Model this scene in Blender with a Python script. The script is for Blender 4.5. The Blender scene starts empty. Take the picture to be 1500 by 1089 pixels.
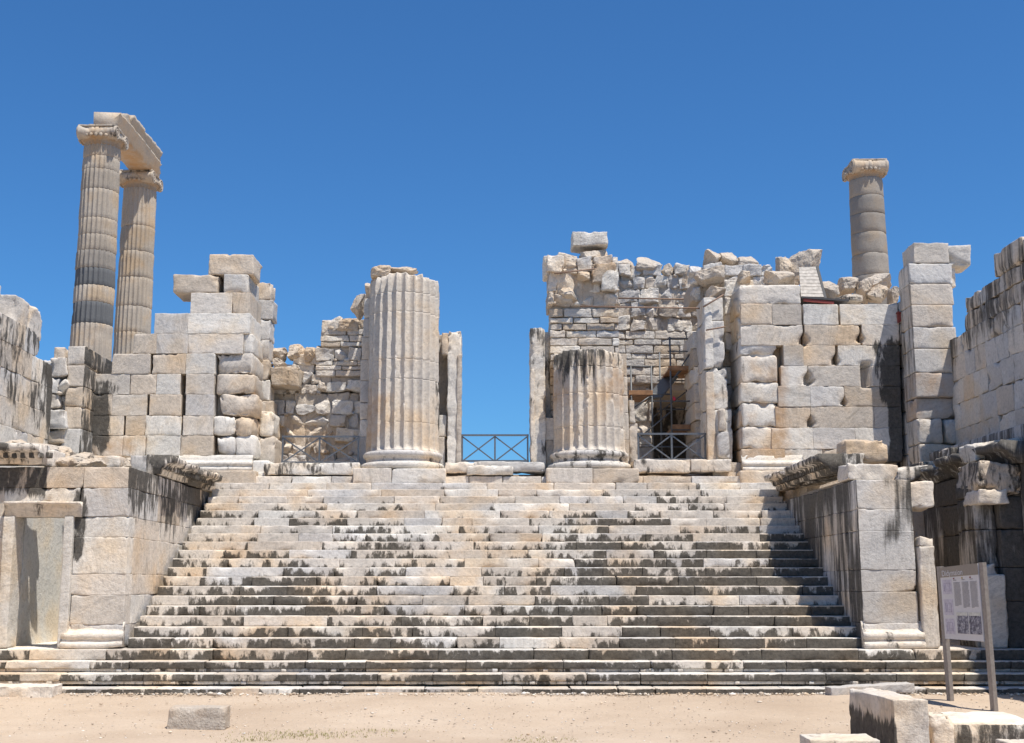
import bpy, math, random
import numpy as np
from mathutils import Vector, Matrix

# ------------------------------------------------------------------ camera, world, sun, exposure
sc = bpy.context.scene
F_PX, PITCH, EYE, CX, CY = 1811.7, 0.17182, 1.992, 726.0, 544.5     # in pixels of the 1500 px photograph
cam_d = bpy.data.cameras.new("camera"); cam = bpy.data.objects.new("camera", cam_d)
sc.collection.objects.link(cam); sc.camera = cam
cam_d.sensor_width = 36; cam_d.lens = F_PX / 1500 * 36
cam_d.shift_x = (750 - CX) / 1500
cam_d.clip_start = 0.1; cam_d.clip_end = 5000
cam.location = (0, 0, EYE); cam.rotation_euler = (math.pi / 2 + PITCH, 0, 0)

SUN = Vector((0.30, -0.33, 1.0)).normalized()
w = bpy.data.worlds.new("World"); sc.world = w; w.use_nodes = True
nt = w.node_tree; bg = nt.nodes["Background"]
sky = nt.nodes.new("ShaderNodeTexSky"); sky.sky_type = 'NISHITA'; sky.sun_disc = False
sky.sun_elevation = math.asin(SUN.z); sky.sun_rotation = math.atan2(SUN.x, SUN.y)
sky.altitude = 0; sky.air_density = 1.0; sky.dust_density = 0.3; sky.ozone_density = 3.0
tint = nt.nodes.new("ShaderNodeMixRGB"); tint.blend_type = 'MULTIPLY'; tint.inputs[0].default_value = 1.0
tint.inputs[2].default_value = (0.40, 0.82, 1.20, 1)        # deep polarised blue of the photograph
nt.links.new(sky.outputs[0], tint.inputs[1]); nt.links.new(tint.outputs[0], bg.inputs[0]); bg.inputs[1].default_value = 0.094
sun_d = bpy.data.lights.new("sun", 'SUN'); sun_d.energy = 5.0; sun_d.angle = math.radians(0.5)
sun_d.color = (1.0, 0.94, 0.85)
sun = bpy.data.objects.new("sun", sun_d); sc.collection.objects.link(sun)
sun.location = (30, -20, 80); sun.rotation_euler = SUN.to_track_quat('Z', 'Y').to_euler()
sc.view_settings.view_transform = 'Standard'; sc.view_settings.look = 'None'
sc.view_settings.exposure = 0.24; sc.view_settings.gamma = 1.0

rnd = random.Random(7)
COL = sc.collection

# ------------------------------------------------------------------ helpers
def P(px, py, Y):
    """point on the depth plane Y seen at photograph pixel (px, py)"""
    a = (px - CX) / F_PX; b = (CY - py) / F_PX
    dy = math.cos(PITCH) - b * math.sin(PITCH); dz = math.sin(PITCH) + b * math.cos(PITCH)
    s = Y / dy
    return Vector((a * s, Y, EYE + dz * s))
def PXx(px, py, Y): return P(px, py, Y).x
def PZ(py, Y): return P(CX, py, Y).z
def G(px, py):
    """point on the ground"""
    a = (px - CX) / F_PX; b = (CY - py) / F_PX
    dz = math.sin(PITCH) + b * math.cos(PITCH)
    return P(px, py, -EYE / dz * (math.cos(PITCH) - b * math.sin(PITCH)))

_perm = np.random.RandomState(3).randint(0, 2**31, 4096).astype(np.int64)
def _hash(ix, iy, iz):
    return (_perm[(ix + _perm[(iy + _perm[iz & 4095]) & 4095]) & 4095] & 65535) / 32767.5 - 1.0
def noise(p):
    i = np.floor(p).astype(np.int64); f = p - i; u = f * f * (3 - 2 * f); r = 0
    for dx in (0, 1):
        wx = u[:, 0] if dx else 1 - u[:, 0]
        for dy in (0, 1):
            wy = u[:, 1] if dy else 1 - u[:, 1]
            for dz in (0, 1):
                wz = u[:, 2] if dz else 1 - u[:, 2]
                r = r + wx * wy * wz * _hash(i[:, 0] + dx, i[:, 1] + dy, i[:, 2] + dz)
    return r
def fbm(p, o=3):
    r = 0; a = 1; t = 0
    for k in range(o):
        r = r + a * noise(p); t += a; a *= .5; p = p * 2.03 + 17.3
    return r / t * 1.4

_topo = {}
def box_topo(nx, ny, nz):
    k = (nx, ny, nz)
    if k in _topo: return _topo[k]
    idx = -np.ones((nx + 1, ny + 1, nz + 1), int); c = 0; ijk = []
    for i in range(nx + 1):
        for j in range(ny + 1):
            for l in range(nz + 1):
                if i in (0, nx) or j in (0, ny) or l in (0, nz):
                    idx[i, j, l] = c; c += 1; ijk.append((i, j, l))
    q = []
    def sheet(a, flip):
        A = a[:-1, :-1].ravel(); B = a[1:, :-1].ravel(); C_ = a[1:, 1:].ravel(); D = a[:-1, 1:].ravel()
        q.append(np.stack([A, D, C_, B] if flip else [A, B, C_, D], 1))
    sheet(idx[:, :, 0], True); sheet(idx[:, :, nz], False)
    sheet(idx[:, 0, :], False); sheet(idx[:, ny, :], True)
    sheet(idx[0, :, :], True); sheet(idx[nx, :, :], False)
    _topo[k] = (np.array(ijk), np.concatenate(q)); return _topo[k]
def lines(L, e, res):
    k = [.006, .022, .055] if L > .3 else ([.006, .022] if L > .1 else [.1 * L])
    m = k[-1]; n = max(1, int(round((L - 2 * m) / res)))
    return np.concatenate([[0], k[:-1], np.linspace(m, L - m, n + 1), [L - q for q in k[:-1]][::-1], [L]])

def ico(level):
    import bmesh
    bm = bmesh.new(); bmesh.ops.create_icosphere(bm, subdivisions=level, radius=1)
    bm.verts.ensure_lookup_table()
    v = np.array([x.co[:] for x in bm.verts]); f = np.array([[y.index for y in x.verts] for x in bm.faces]); bm.free()
    return v / np.linalg.norm(v, axis=1)[:, None], f
ICO = {l: ico(l) for l in (1, 2, 3, 4, 5)}

class MB:
    """collects stones, prisms and tubes; build() links them as ONE mesh object"""
    def __init__(s): s.v = []; s.q = []; s.t = []; s.st = []; s.oc = []; s.n = 0
    def add(s, v, q=None, t=None, stain=0., ochre=0.):
        v = np.asarray(v, float)
        if q is not None and len(q): s.q.append(np.asarray(q) + s.n)
        if t is not None and len(t): s.t.append(np.asarray(t) + s.n)
        s.v.append(v); s.n += len(v)
        for lst, val in ((s.st, stain), (s.oc, ochre)):
            val = val(v) if callable(val) else val
            lst.append(np.broadcast_to(np.asarray(val, float), (len(v),)).copy())
    def block(s, x0, x1, y0, y1, z0, z1, rad=.012, chip=.05, rough=.008, res=.1, stain=0., ochre=0.,
              warp=0., mat=None, dig=None, tilt=0., freq=2.5):
        lo = np.array([min(x0, x1), min(y0, y1), min(z0, z1)]); hi = np.array([max(x0, x1), max(y0, y1), max(z0, z1)])
        d = hi - lo; e = rad + chip * .35
        L = [lines(d[0], e, res), lines(d[1], e, max(res, d[1] / 6)), lines(d[2], e, res)]
        ijk, q = box_topo(len(L[0]) - 1, len(L[1]) - 1, len(L[2]) - 1)
        p = lo + np.stack([L[0][ijk[:, 0]], L[1][ijk[:, 1]], L[2][ijk[:, 2]]], 1)
        off = np.array([rnd.uniform(0, 500) for _ in range(3)])
        n1 = fbm(p * freq + off, 3) + .5 * fbm(p * 9 + off, 2)
        R = rad + chip * (np.clip((n1 - .22) * 2.6, 0, 1) + .10 * np.clip(n1 + .5, 0, 1))
        R = np.minimum(R, d.min() * .45)[:, None]
        c = np.clip(p, lo + R, hi - R); dv = p - c; ln = np.linalg.norm(dv, axis=1)[:, None]; ln[ln < 1e-9] = 1
        p = c + dv / ln * (R + rough * fbm(p * 5 + off, 3)[:, None])
        if warp:
            cn = (lo + hi) / 2
            for a in range(3): p[:, a] += warp * d.min() * fbm((p - cn) / max(d.min(), .15) * .8 + off + 40 * a, 2)
        if tilt:
            cn = (lo + hi) / 2; cn[2] = lo[2]; a = tilt; x = p[:, 0] - cn[0]; z = p[:, 2] - cn[2]
            p[:, 0] = cn[0] + x * math.cos(a) - z * math.sin(a); p[:, 2] = cn[2] + x * math.sin(a) + z * math.cos(a)
        if dig: p = dig(p)
        if mat is not None: p = p @ np.array(mat.to_3x3()).T + np.array(mat.translation)
        s.add(p, q=q, stain=stain, ochre=ochre)
    def rock(s, c, size, pw=4., rough=.10, cuts=5, rot=(0, 0, 0), lvl=3, stain=0., ochre=0., seed=None):
        v, f = ICO[lvl]; r_ = random.Random(seed) if seed is not None else rnd
        off = np.array([r_.uniform(0, 500) for _ in range(3)])
        r = (np.abs(v) ** pw).sum(1) ** (-1 / pw); p = v * r[:, None]
        for k in range(cuts):
            n = np.array([r_.gauss(0, 1) for _ in range(3)]); n /= np.linalg.norm(n); cc = r_.uniform(.58, .92)
            e = np.maximum(0, p @ n - cc); p = p - e[:, None] * n * .95
        p = p + v * (rough * .8 * fbm(p * 1.6 + off, 4))[:, None] + v * (rough * .5 * fbm(p * 5 + off, 4))[:, None] + v * (rough * .28 * fbm(p * 13 + off, 2))[:, None]
        p = p * np.array(size) / 2
        M = Matrix.Rotation(rot[2], 3, 'Z') @ Matrix.Rotation(rot[1], 3, 'Y') @ Matrix.Rotation(rot[0], 3, 'X')
        p = p @ np.array(M).T + np.array(c)
        s.add(p, t=f, stain=stain, ochre=ochre)
    def prism(s, prof, a, b, out, res=.12, rough=.01, stain=0., ochre=0., chip=0.):
        """profile of (outward, up) swept from a to b"""
        a = np.array(a, float); b = np.array(b, float); out = np.array(out, float); up = np.array([0, 0, 1.])
        prof = np.array(prof, float); m = len(prof); L = np.linalg.norm(b - a); n = max(2, int(L / res))
        t = np.linspace(0, 1, n + 1)
        p = (a + (b - a) * t[:, None])[:, None, :] + prof[:, 0][None, :, None] * out + prof[:, 1][None, :, None] * up
        p = p.reshape(-1, 3); off = np.array([rnd.uniform(0, 500) for _ in range(3)])
        nz = fbm(p * 4 + off, 3); p = p + out * (rough * nz)[:, None] + up * (rough * fbm(p * 4 + off + 90, 3))[:, None]
        if chip:
            cz = np.clip(fbm(p * 1.3 + off + 7, 3) - .1, 0, 1) * chip
            cen = (a + (b - a) * np.repeat(t, m)[:, None]) + up * prof[:, 1].mean() + out * prof[:, 0].min()
            p = p + (cen - p) * np.clip(cz, 0, .8)[:, None]
        q = []
        for i in range(n):
            for j in range(m):
                q.append((i * m + j, i * m + (j + 1) % m, (i + 1) * m + (j + 1) % m, (i + 1) * m + j))
        c0 = p[:m].mean(0); c1 = p[-m:].mean(0); k = len(p)
        p = np.vstack([p, c0, c1]); t_ = []
        for j in range(m):
            t_.append((j, k, (j + 1) % m)); t_.append((n * m + j, n * m + (j + 1) % m, k + 1))
        s.add(p, q=q, t=t_, stain=stain, ochre=ochre)
    def tube(s, a, b, r, n=8, stain=0.):
        a = Vector(a); b = Vector(b); d = (b - a).normalized(); u = d.orthogonal().normalized(); v_ = d.cross(u)
        p = [c + u * (r * math.cos(6.28319 * i / n)) + v_ * (r * math.sin(6.28319 * i / n)) for c in (a, b) for i in range(n)]
        q = [(i, (i + 1) % n, n + (i + 1) % n, n + i) for i in range(n)]
        p += [a, b]; t = []
        for i in range(n): t += [((i + 1) % n, i, 2 * n), (n + i, n + (i + 1) % n, 2 * n + 1)]
        s.add([x[:] for x in p], q=q, t=t, stain=stain)
    def bar(s, a, b, wx, wy, up=(0, 0, 1)):
        """rectangular bar from a to b"""
        a = Vector(a); b = Vector(b); d = (b - a).normalized(); u = d.cross(Vector(up))
        u = u.normalized() if u.length > 1e-4 else Vector((1, 0, 0)); v_ = u.cross(d)
        p = [c + u * (sx * wx / 2) + v_ * (sy * wy / 2) for c in (a, b) for sx, sy in ((-1, -1), (1, -1), (1, 1), (-1, 1))]
        q = [(0, 1, 2, 3), (7, 6, 5, 4), (0, 4, 5, 1), (1, 5, 6, 2), (2, 6, 7, 3), (3, 7, 4, 0)]
        s.add([x[:] for x in p], q=q)
    def surf(s, p, nu, nv, closed=True, stain=0., ochre=0., caps=True):
        """grid nu (around) x nv (along)"""
        q = []
        for j in range(nv - 1):
            for i in range(nu if closed else nu - 1):
                q.append((j * nu + i, j * nu + (i + 1) % nu, (j + 1) * nu + (i + 1) % nu, (j + 1) * nu + i))
        t = []; p = np.asarray(p)
        if caps:
            k = len(p); p = np.vstack([p, p[:nu].mean(0), p[-nu:].mean(0)])
            for i in range(nu):
                t += [((i + 1) % nu, i, k), ((nv - 1) * nu + i, (nv - 1) * nu + (i + 1) % nu, k + 1)]
        s.add(p, q=q, t=t, stain=stain, ochre=ochre)
    def build(s, name, mat, parent=None, smooth=True):
        V = np.concatenate(s.v); me = bpy.data.meshes.new(name)
        Q = np.concatenate(s.q) if s.q else np.zeros((0, 4), int); T = np.concatenate(s.t) if s.t else np.zeros((0, 3), int)
        nl = Q.size + T.size; nf = len(Q) + len(T)
        me.vertices.add(len(V)); me.loops.add(nl); me.polygons.add(nf)
        me.vertices.foreach_set("co", V.astype(np.float32).ravel())
        me.loops.foreach_set("vertex_index", np.concatenate([Q.ravel(), T.ravel()]).astype(np.int32))
        me.polygons.foreach_set("loop_start", np.concatenate([np.arange(len(Q)) * 4, Q.size + np.arange(len(T)) * 3]).astype(np.int32))
        me.polygons.foreach_set("use_smooth", np.full(nf, smooth))
        for nm, lst in (("stain", s.st), ("ochre", s.oc)):
            at = me.attributes.new(nm, 'FLOAT', 'POINT'); at.data.foreach_set("value", np.concatenate(lst).astype(np.float32))
        me.update(calc_edges=True); me.validate()
        me.materials.append(mat)
        o = bpy.data.objects.new(name, me); COL.objects.link(o)
        if parent is not None:
            o.parent = parent                       # vertices are in world space; only Empties carry a location
            if parent.type == 'EMPTY': o.matrix_parent_inverse = Matrix.Translation(parent.location).inverted()
        return o
def thing(name, label, cat, loc, group=None):
    o = bpy.data.objects.new(name, None); COL.objects.link(o); o.location = Vector(loc); o.empty_display_size = .2
    tag(o, label, cat, group); return o
def tag(o, label, cat, group=None):
    o['label'] = label; o['category'] = cat; o['kind'] = 'thing'
    if o.type == 'MESH':                            # origin to the middle of the thing's base
        bb = np.array([c[:] for c in o.bound_box]); c = Vector((*((bb.min(0) + bb.max(0)) / 2)[:2], bb.min(0)[2]))
        o.data.transform(Matrix.Translation(-c)); o.location = c
    if group: o['group'] = group
    return o
def structure(o): o['kind'] = 'structure'; return o

# ------------------------------------------------------------------ materials
def N(nt, t, **kw):
    n = nt.nodes.new(t)
    for k, v in kw.items():
        if k.startswith('i_'):
            key = k[2:]; n.inputs[int(key) if key.isdigit() else key].default_value = v
        else: setattr(n, k, v)
    return n
def ramp(nt, stops, interp='LINEAR'):
    r = nt.nodes.new('ShaderNodeValToRGB'); r.color_ramp.interpolation = interp
    e = r.color_ramp.elements
    while len(e) < len(stops): e.new(.5)
    for i, (p, c) in enumerate(stops):
        e[i].position = p; e[i].color = (c, c, c, 1) if isinstance(c, (int, float)) else (*c, 1)
    return r
def stone(name, tones, vein=.16, streak=(5., 5., 1.3), stain_col=(.034, .031, .027), ochre_col=(.42, .235, .10),
          bump=.45, pit=.35, soft=.065, dirt=.26):
    m = bpy.data.materials.new(name); m.use_nodes = True; nt = m.node_tree; L = nt.links.new
    b = nt.nodes['Principled BSDF']; b.inputs['Roughness'].default_value = .82
    b.inputs['Specular IOR Level'].default_value = .25
    g = N(nt, 'ShaderNodeNewGeometry'); pos = g.outputs['Position']; isl = g.outputs['Random Per Island']
    base = ramp(nt, [(i / len(tones), t) for i, t in enumerate(tones)], 'CONSTANT'); L(isl, base.inputs[0])
    # value jitter per stone, from another digit of the island number
    mul = N(nt, 'ShaderNodeMath', operation='MULTIPLY', i_1=37.77); L(isl, mul.inputs[0])
    fr = N(nt, 'ShaderNodeMath', operation='FRACT'); L(mul.outputs[0], fr.inputs[0])
    jr = N(nt, 'ShaderNodeMapRange', i_3=.88, i_4=1.08); L(fr.outputs[0], jr.inputs[0])
    # veins: every block has its own direction
    rotv = N(nt, 'ShaderNodeCombineXYZ'); rm = N(nt, 'ShaderNodeMath', operation='MULTIPLY', i_1=3.0); L(fr.outputs[0], rm.inputs[0])
    L(rm.outputs[0], rotv.inputs[1]); offv = N(nt, 'ShaderNodeMath', operation='MULTIPLY', i_1=91.); L(isl, offv.inputs[0])
    vr = N(nt, 'ShaderNodeVectorRotate', rotation_type='EULER_XYZ'); L(pos, vr.inputs[0]); L(rotv.outputs[0], vr.inputs['Rotation'])
    ad = N(nt, 'ShaderNodeVectorMath', operation='ADD'); L(vr.outputs[0], ad.inputs[0]); L(offv.outputs[0], ad.inputs[1])
    sv = N(nt, 'ShaderNodeVectorMath', operation='MULTIPLY', i_1=(.7, 2.2, 4.5)); L(ad.outputs[0], sv.inputs[0])
    nv = N(nt, 'ShaderNodeTexNoise', i_Scale=1.0, i_Detail=7., i_Roughness=.62, i_Distortion=1.2); L(sv.outputs[0], nv.inputs[0])
    vm = ramp(nt, [(.30, 1 - vein), (.47, 1.), (.53, 1 - vein * .55), (.60, 1.0), (.72, 1.06)]); L(nv.outputs[0], vm.inputs[0])
    m1 = N(nt, 'ShaderNodeMixRGB', blend_type='MULTIPLY', i_0=1.); L(base.outputs[0], m1.inputs[1]); L(vm.outputs[0], m1.inputs[2])
    m2 = N(nt, 'ShaderNodeMixRGB', blend_type='MULTIPLY', i_0=1.); L(m1.outputs[0], m2.inputs[1]); L(jr.outputs[0], m2.inputs[2])
    # broad warm/cool drift and fine grain
    nb = N(nt, 'ShaderNodeTexNoise', i_Scale=.9, i_Detail=4.); L(pos, nb.inputs[0])
    tint = ramp(nt, [(.32, (.88, .90, .93)), (.5, (1, 1, 1)), (.66, (1.05, .94, .80))]); L(nb.outputs[0], tint.inputs[0])
    m3 = N(nt, 'ShaderNodeMixRGB', blend_type='MULTIPLY', i_0=1.); L(m2.outputs[0], m3.inputs[1]); L(tint.outputs[0], m3.inputs[2])
    nf = N(nt, 'ShaderNodeTexNoise', i_Scale=14., i_Detail=6., i_Roughness=.7); L(pos, nf.inputs[0])
    gr = ramp(nt, [(.30, 1 - dirt), (.5, 1.), (.75, 1.05)]); L(nf.outputs[0], gr.inputs[0])
    m4 = N(nt, 'ShaderNodeMixRGB', blend_type='MULTIPLY', i_0=1.); L(m3.outputs[0], m4.inputs[1]); L(gr.outputs[0], m4.inputs[2])
    # ochre weathering
    ao = N(nt, 'ShaderNodeAttribute', attribute_name='ochre'); no = N(nt, 'ShaderNodeTexNoise', i_Scale=1.8, i_Detail=6., i_Roughness=.6); L(pos, no.inputs[0])
    so = N(nt, 'ShaderNodeMath', operation='ADD'); L(ao.outputs['Fac'], so.inputs[0]); L(no.outputs[0], so.inputs[1])
    mo = N(nt, 'ShaderNodeMapRange', i_1=.80, i_2=1.30, i_3=0., i_4=.85); L(so.outputs[0], mo.inputs[0])
    m5 = N(nt, 'ShaderNodeMixRGB', i_2=(*ochre_col, 1)); L(mo.outputs[0], m5.inputs[0]); L(m4.outputs[0], m5.inputs[1])
    # blue grey marble where the ochre attribute is negative
    ng = N(nt, 'ShaderNodeMath', operation='MULTIPLY', i_1=-1., use_clamp=True); L(ao.outputs['Fac'], ng.inputs[0])
    m5b = N(nt, 'ShaderNodeMixRGB', i_2=(.13, .135, .14, 1)); L(ng.outputs[0], m5b.inputs[0]); L(m5.outputs[0], m5b.inputs[1]); m5 = m5b
    # black lichen
    ast = N(nt, 'ShaderNodeAttribute', attribute_name='stain')
    ss = N(nt, 'ShaderNodeVectorMath', operation='MULTIPLY', i_1=streak); L(pos, ss.inputs[0])
    ns = N(nt, 'ShaderNodeTexNoise', i_Scale=1., i_Detail=9., i_Roughness=.66, i_Distortion=.25); L(ss.outputs[0], ns.inputs[0])
    nl = N(nt, 'ShaderNodeTexNoise', i_Scale=.55, i_Detail=3.); L(pos, nl.inputs[0])
    mx = N(nt, 'ShaderNodeMath', operation='MULTIPLY', i_1=.6); L(nl.outputs[0], mx.inputs[0])
    sa = N(nt, 'ShaderNodeMath', operation='ADD'); L(ns.outputs[0], sa.inputs[0]); L(mx.outputs[0], sa.inputs[1])
    sb = N(nt, 'ShaderNodeMath', operation='ADD'); L(sa.outputs[0], sb.inputs[0]); L(ast.outputs['Fac'], sb.inputs[1])
    ms = N(nt, 'ShaderNodeMapRange', i_1=1.30 - soft, i_2=1.30 + soft, i_3=0., i_4=.93, interpolation_type='SMOOTHSTEP'); L(sb.outputs[0], ms.inputs[0])
    dk = ramp(nt, [(.35, stain_col), (.7, tuple(c * 2.6 for c in stain_col))]); L(nf.outputs[0], dk.inputs[0])
    m6 = N(nt, 'ShaderNodeMixRGB'); L(ms.outputs[0], m6.inputs[0]); L(m5.outputs[0], m6.inputs[1]); L(dk.outputs[0], m6.inputs[2])
    L(m6.outputs[0], b.inputs['Base Color'])
    n1 = N(nt, 'ShaderNodeTexNoise', i_Scale=9., i_Detail=9., i_Roughness=.68); L(pos, n1.inputs[0])
    bp = N(nt, 'ShaderNodeBump', i_Strength=bump, i_Distance=.05); L(n1.outputs[0], bp.inputs['Height'])
    n2 = N(nt, 'ShaderNodeTexNoise', i_Scale=38., i_Detail=4.); L(pos, n2.inputs[0])
    bp2 = N(nt, 'ShaderNodeBump', i_Strength=pit, i_Distance=.015); L(n2.outputs[0], bp2.inputs['Height']); L(bp.outputs[0], bp2.inputs['Normal'])
    L(bp2.outputs[0], b.inputs['Normal'])
    return m
def plain(name, col, rough=.6, metal=0., var=.15, scale=20., bump=0.):
    m = bpy.data.materials.new(name); m.use_nodes = True; nt = m.node_tree; L = nt.links.new; b = nt.nodes['Principled BSDF']
    b.inputs['Roughness'].default_value = rough; b.inputs['Metallic'].default_value = metal
    g = N(nt, 'ShaderNodeNewGeometry'); n = N(nt, 'ShaderNodeTexNoise', i_Scale=scale, i_Detail=5.); L(g.outputs['Position'], n.inputs[0])
    r = ramp(nt, [(.3, tuple(c * (1 - var) for c in col)), (.7, tuple(min(1, c * (1 + var)) for c in col))]); L(n.outputs[0], r.inputs[0])
    L(r.outputs[0], b.inputs['Base Color'])
    if bump:
        bp = N(nt, 'ShaderNodeBump', i_Strength=bump, i_Distance=.02); L(n.outputs[0], bp.inputs['Height']); L(bp.outputs[0], b.inputs['Normal'])
    return m
CREAM = (.69, .62, .535); TAN = (.63, .55, .46); GREY = (.59, .555, .515); PALE = (.75, .70, .625); WARM = (.64, .54, .43); COOL = (.65, .615, .57)
ASHLAR = stone('ashlar_marble', [CREAM, GREY, PALE, TAN, CREAM, COOL, PALE, WARM], vein=.30)
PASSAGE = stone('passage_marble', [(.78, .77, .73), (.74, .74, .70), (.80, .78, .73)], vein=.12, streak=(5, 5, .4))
STEPM = stone('step_marble', [CREAM, TAN, GREY, PALE, CREAM, COOL, TAN, CREAM], streak=(5.5, 1., 2.4), vein=.22, dirt=.28, soft=.055, stain_col=(.040, .035, .028))
RUBBLE = stone('rubble_stone', [CREAM, TAN, PALE, GREY, PALE, COOL, (.56, .48, .39)], bump=1.1, pit=.7, vein=.08, dirt=.32)
SHAFT = stone('column_marble', [CREAM], vein=.10, streak=(6, 6, 1.0), bump=.5, dirt=.28)
FAR = stone('far_column_marble', [(.45, .385, .31), (.41, .36, .30), (.49, .42, .34), (.43, .375, .31)], vein=.10, streak=(3, 3, .8), bump=.4)
DARKW = stone('streaked_wall_marble', [GREY, TAN, COOL, CREAM], streak=(5, 5, .45), soft=.11)  # usual marble tones with long vertical stain streaks
MORTAR = stone('mortar', [(.57, .49, .40)], bump=1., pit=.6, vein=.05)
METAL = plain('grey_steel', (.20, .20, .20), .45, .8)
GALV = plain('galvanised_tube', (.13, .135, .14), .55, .4)
RUST = plain('rusty_rod', (.26, .17, .12), .7, .2)
WOOD = plain('scaffold_plank', (.30, .16, .08), .8, 0, .35, 6.)
PALEWOOD = plain('weathered_board', (.42, .38, .33), .8, 0, .3, 9.)

def ground_mat():
    m = bpy.data.materials.new('sandy_earth'); m.use_nodes = True; nt = m.node_tree; L = nt.links.new; b = nt.nodes['Principled BSDF']
    b.inputs['Roughness'].default_value = .95; b.inputs['Specular IOR Level'].default_value = .1
    g = N(nt, 'ShaderNodeNewGeometry')
    a = N(nt, 'ShaderNodeTexNoise', i_Scale=.35, i_Detail=6., i_Roughness=.6); L(g.outputs['Position'], a.inputs[0])
    c = ramp(nt, [(.3, (.42, .325, .24)), (.5, (.485, .385, .29)), (.7, (.54, .44, .34))]); L(a.outputs[0], c.inputs[0])
    f = N(nt, 'ShaderNodeTexNoise', i_Scale=22., i_Detail=6., i_Roughness=.75); L(g.outputs['Position'], f.inputs[0])
    r = ramp(nt, [(.28, .72), (.45, .97), (.6, 1.), (.72, 1.12)]); L(f.outputs[0], r.inputs[0])
    x = N(nt, 'ShaderNodeMixRGB', blend_type='MULTIPLY', i_0=1.); L(c.outputs[0], x.inputs[1]); L(r.outputs[0], x.inputs[2])
    L(x.outputs[0], b.inputs['Base Color'])
    f2 = N(nt, 'ShaderNodeTexNoise', i_Scale=9., i_Detail=8., i_Roughness=.7); L(g.outputs['Position'], f2.inputs[0])
    bp = N(nt, 'ShaderNodeBump', i_Strength=.5, i_Distance=.05); L(f2.outputs[0], bp.inputs['Height']); L(bp.outputs[0], b.inputs['Normal'])
    return m
EARTH = ground_mat()

# ------------------------------------------------------------------ setting: ground and terrace
def rise(y): return .085 * np.clip((np.asarray(y, float) - 19.5) / 3.0, 0, 1)     # the earth has banked up against the steps
mb = MB()
xs = np.concatenate([[-2500, -400, -90, -40], np.linspace(-20, 20, 241), [40, 90, 400, 2500]])
yy = np.concatenate([[-2500, -400, -60, -10], np.linspace(2, 26, 161), [60, 200, 700, 4000]])
gx, gy = np.meshgrid(xs, yy); p = np.stack([gx.ravel(), gy.ravel(), np.zeros(gx.size)], 1)
p[:, 2] = np.where(np.abs(p[:, 0]) < 21, .035 * fbm(p * .5 + 5, 3) + .018 * fbm(p * 2.2, 2), 0) - .02 + rise(p[:, 1])
mb.surf(p, len(xs), len(yy), closed=False, caps=False)
structure(mb.build('ground', EARTH))
H, T0, TR = .2, 22.70, .39
def SY(k): return T0 + TR * k
mb = MB(); mb.block(-16, 16, 33.3, 78, 0, 4.95, res=3, chip=.0, rough=0)
structure(mb.build('terrace', EARTH))

# ------------------------------------------------------------------ staircase
stair = thing('staircase', 'wide flight of low marble steps with black lichen between the two flanking podium walls', 'staircase', (0, 23, 0))
for k in range(1, 25):
    M = MB(); z0, z1 = (k - 1) * H, k * H; y0 = SY(k); hw = 7.17 if k > 4 else 13.5
    x = -hw
    if k == 1: z0 = -.1; z1 = .17; y0 -= .03
    while x < hw - .05:
        wd = rnd.uniform(.7, 1.9)
        if k == 1: wd = rnd.uniform(.5, 1.0)
        if hw - (x + wd) < .6: wd = hw - x
        fresh = rnd.random()
        def stn(v, k=k, z0=z0, z1=z1, fresh=fresh, xa=x, xb=x + wd):
            hgt = np.clip((v[:, 2] - z0) / (z1 - z0), 0, 1)
            low = np.clip((19 - k) / 15, -.2, 1)                       # the lower the step, the more lichen
            right = np.clip((v[:, 0] - 1.0) / 5.5, -.35, 1)
            s_ = .475 + .18 * low + .15 * right * np.clip((23 - k) / 6, 0, 1) - .17 * hgt - (.19 if fresh > .80 else 0) + (.07 if fresh < .2 else 0)
            s_ = s_ - .12 * np.clip((k - 19) / 4, 0, 1)
            if k <= 3: s_ = s_ + .06
            s_ = s_ + .13 * np.exp(-(np.minimum(v[:, 0] - xa, xb - v[:, 0]) / .10) ** 2) * (1 if fresh < .6 else .2)
            return np.where((v[:, 2] > z1 - .012), s_ - .55, s_)
        if k in (2, 3):                                   # drafted lower margin with lifting bosses
            M.block(x + .003, x + wd - .003, y0 + .05, y0 + .6, z0 + .002, z0 + .062, chip=.02, res=.12, stain=.42)
            for bx in np.arange(x + .5, x + wd - .2, .95): M.block(bx, bx + .10, y0 + .005, y0 + .2, z0 + .004, z0 + .06, chip=.03, res=.05, stain=.3)
            z0 = z0 + .06
        M.block(x + .003, x + wd - .003, y0 + rnd.uniform(-.012, .012), y0 + .62, z0 + .002, z1 - rnd.uniform(0, .006),
                rad=.006, chip=.05 if rnd.random() < .75 else .12, rough=.006, res=.09, stain=stn,
                ochre=.12 if rnd.random() < .12 else (.05 if k > 12 else .02), freq=3.)
        x += wd; z0 = (k - 1) * H if k > 1 else -.1
    so = M.build('step', STEPM, stair)
    if k == 1: so['label'] = 'lowest course of rough foundation stones at ground level'
M = MB()
p_ = [(-7.1, SY(k) + .45, -.1, k * H - .03) for k in range(2, 25)]
for (x, y, za, zb) in p_: M.block(-7.1, 7.1, y, y + .6, -.1, zb, rad=.01, chip=0, rough=0, res=2)
o = M.build('core', MORTAR, stair)

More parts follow.
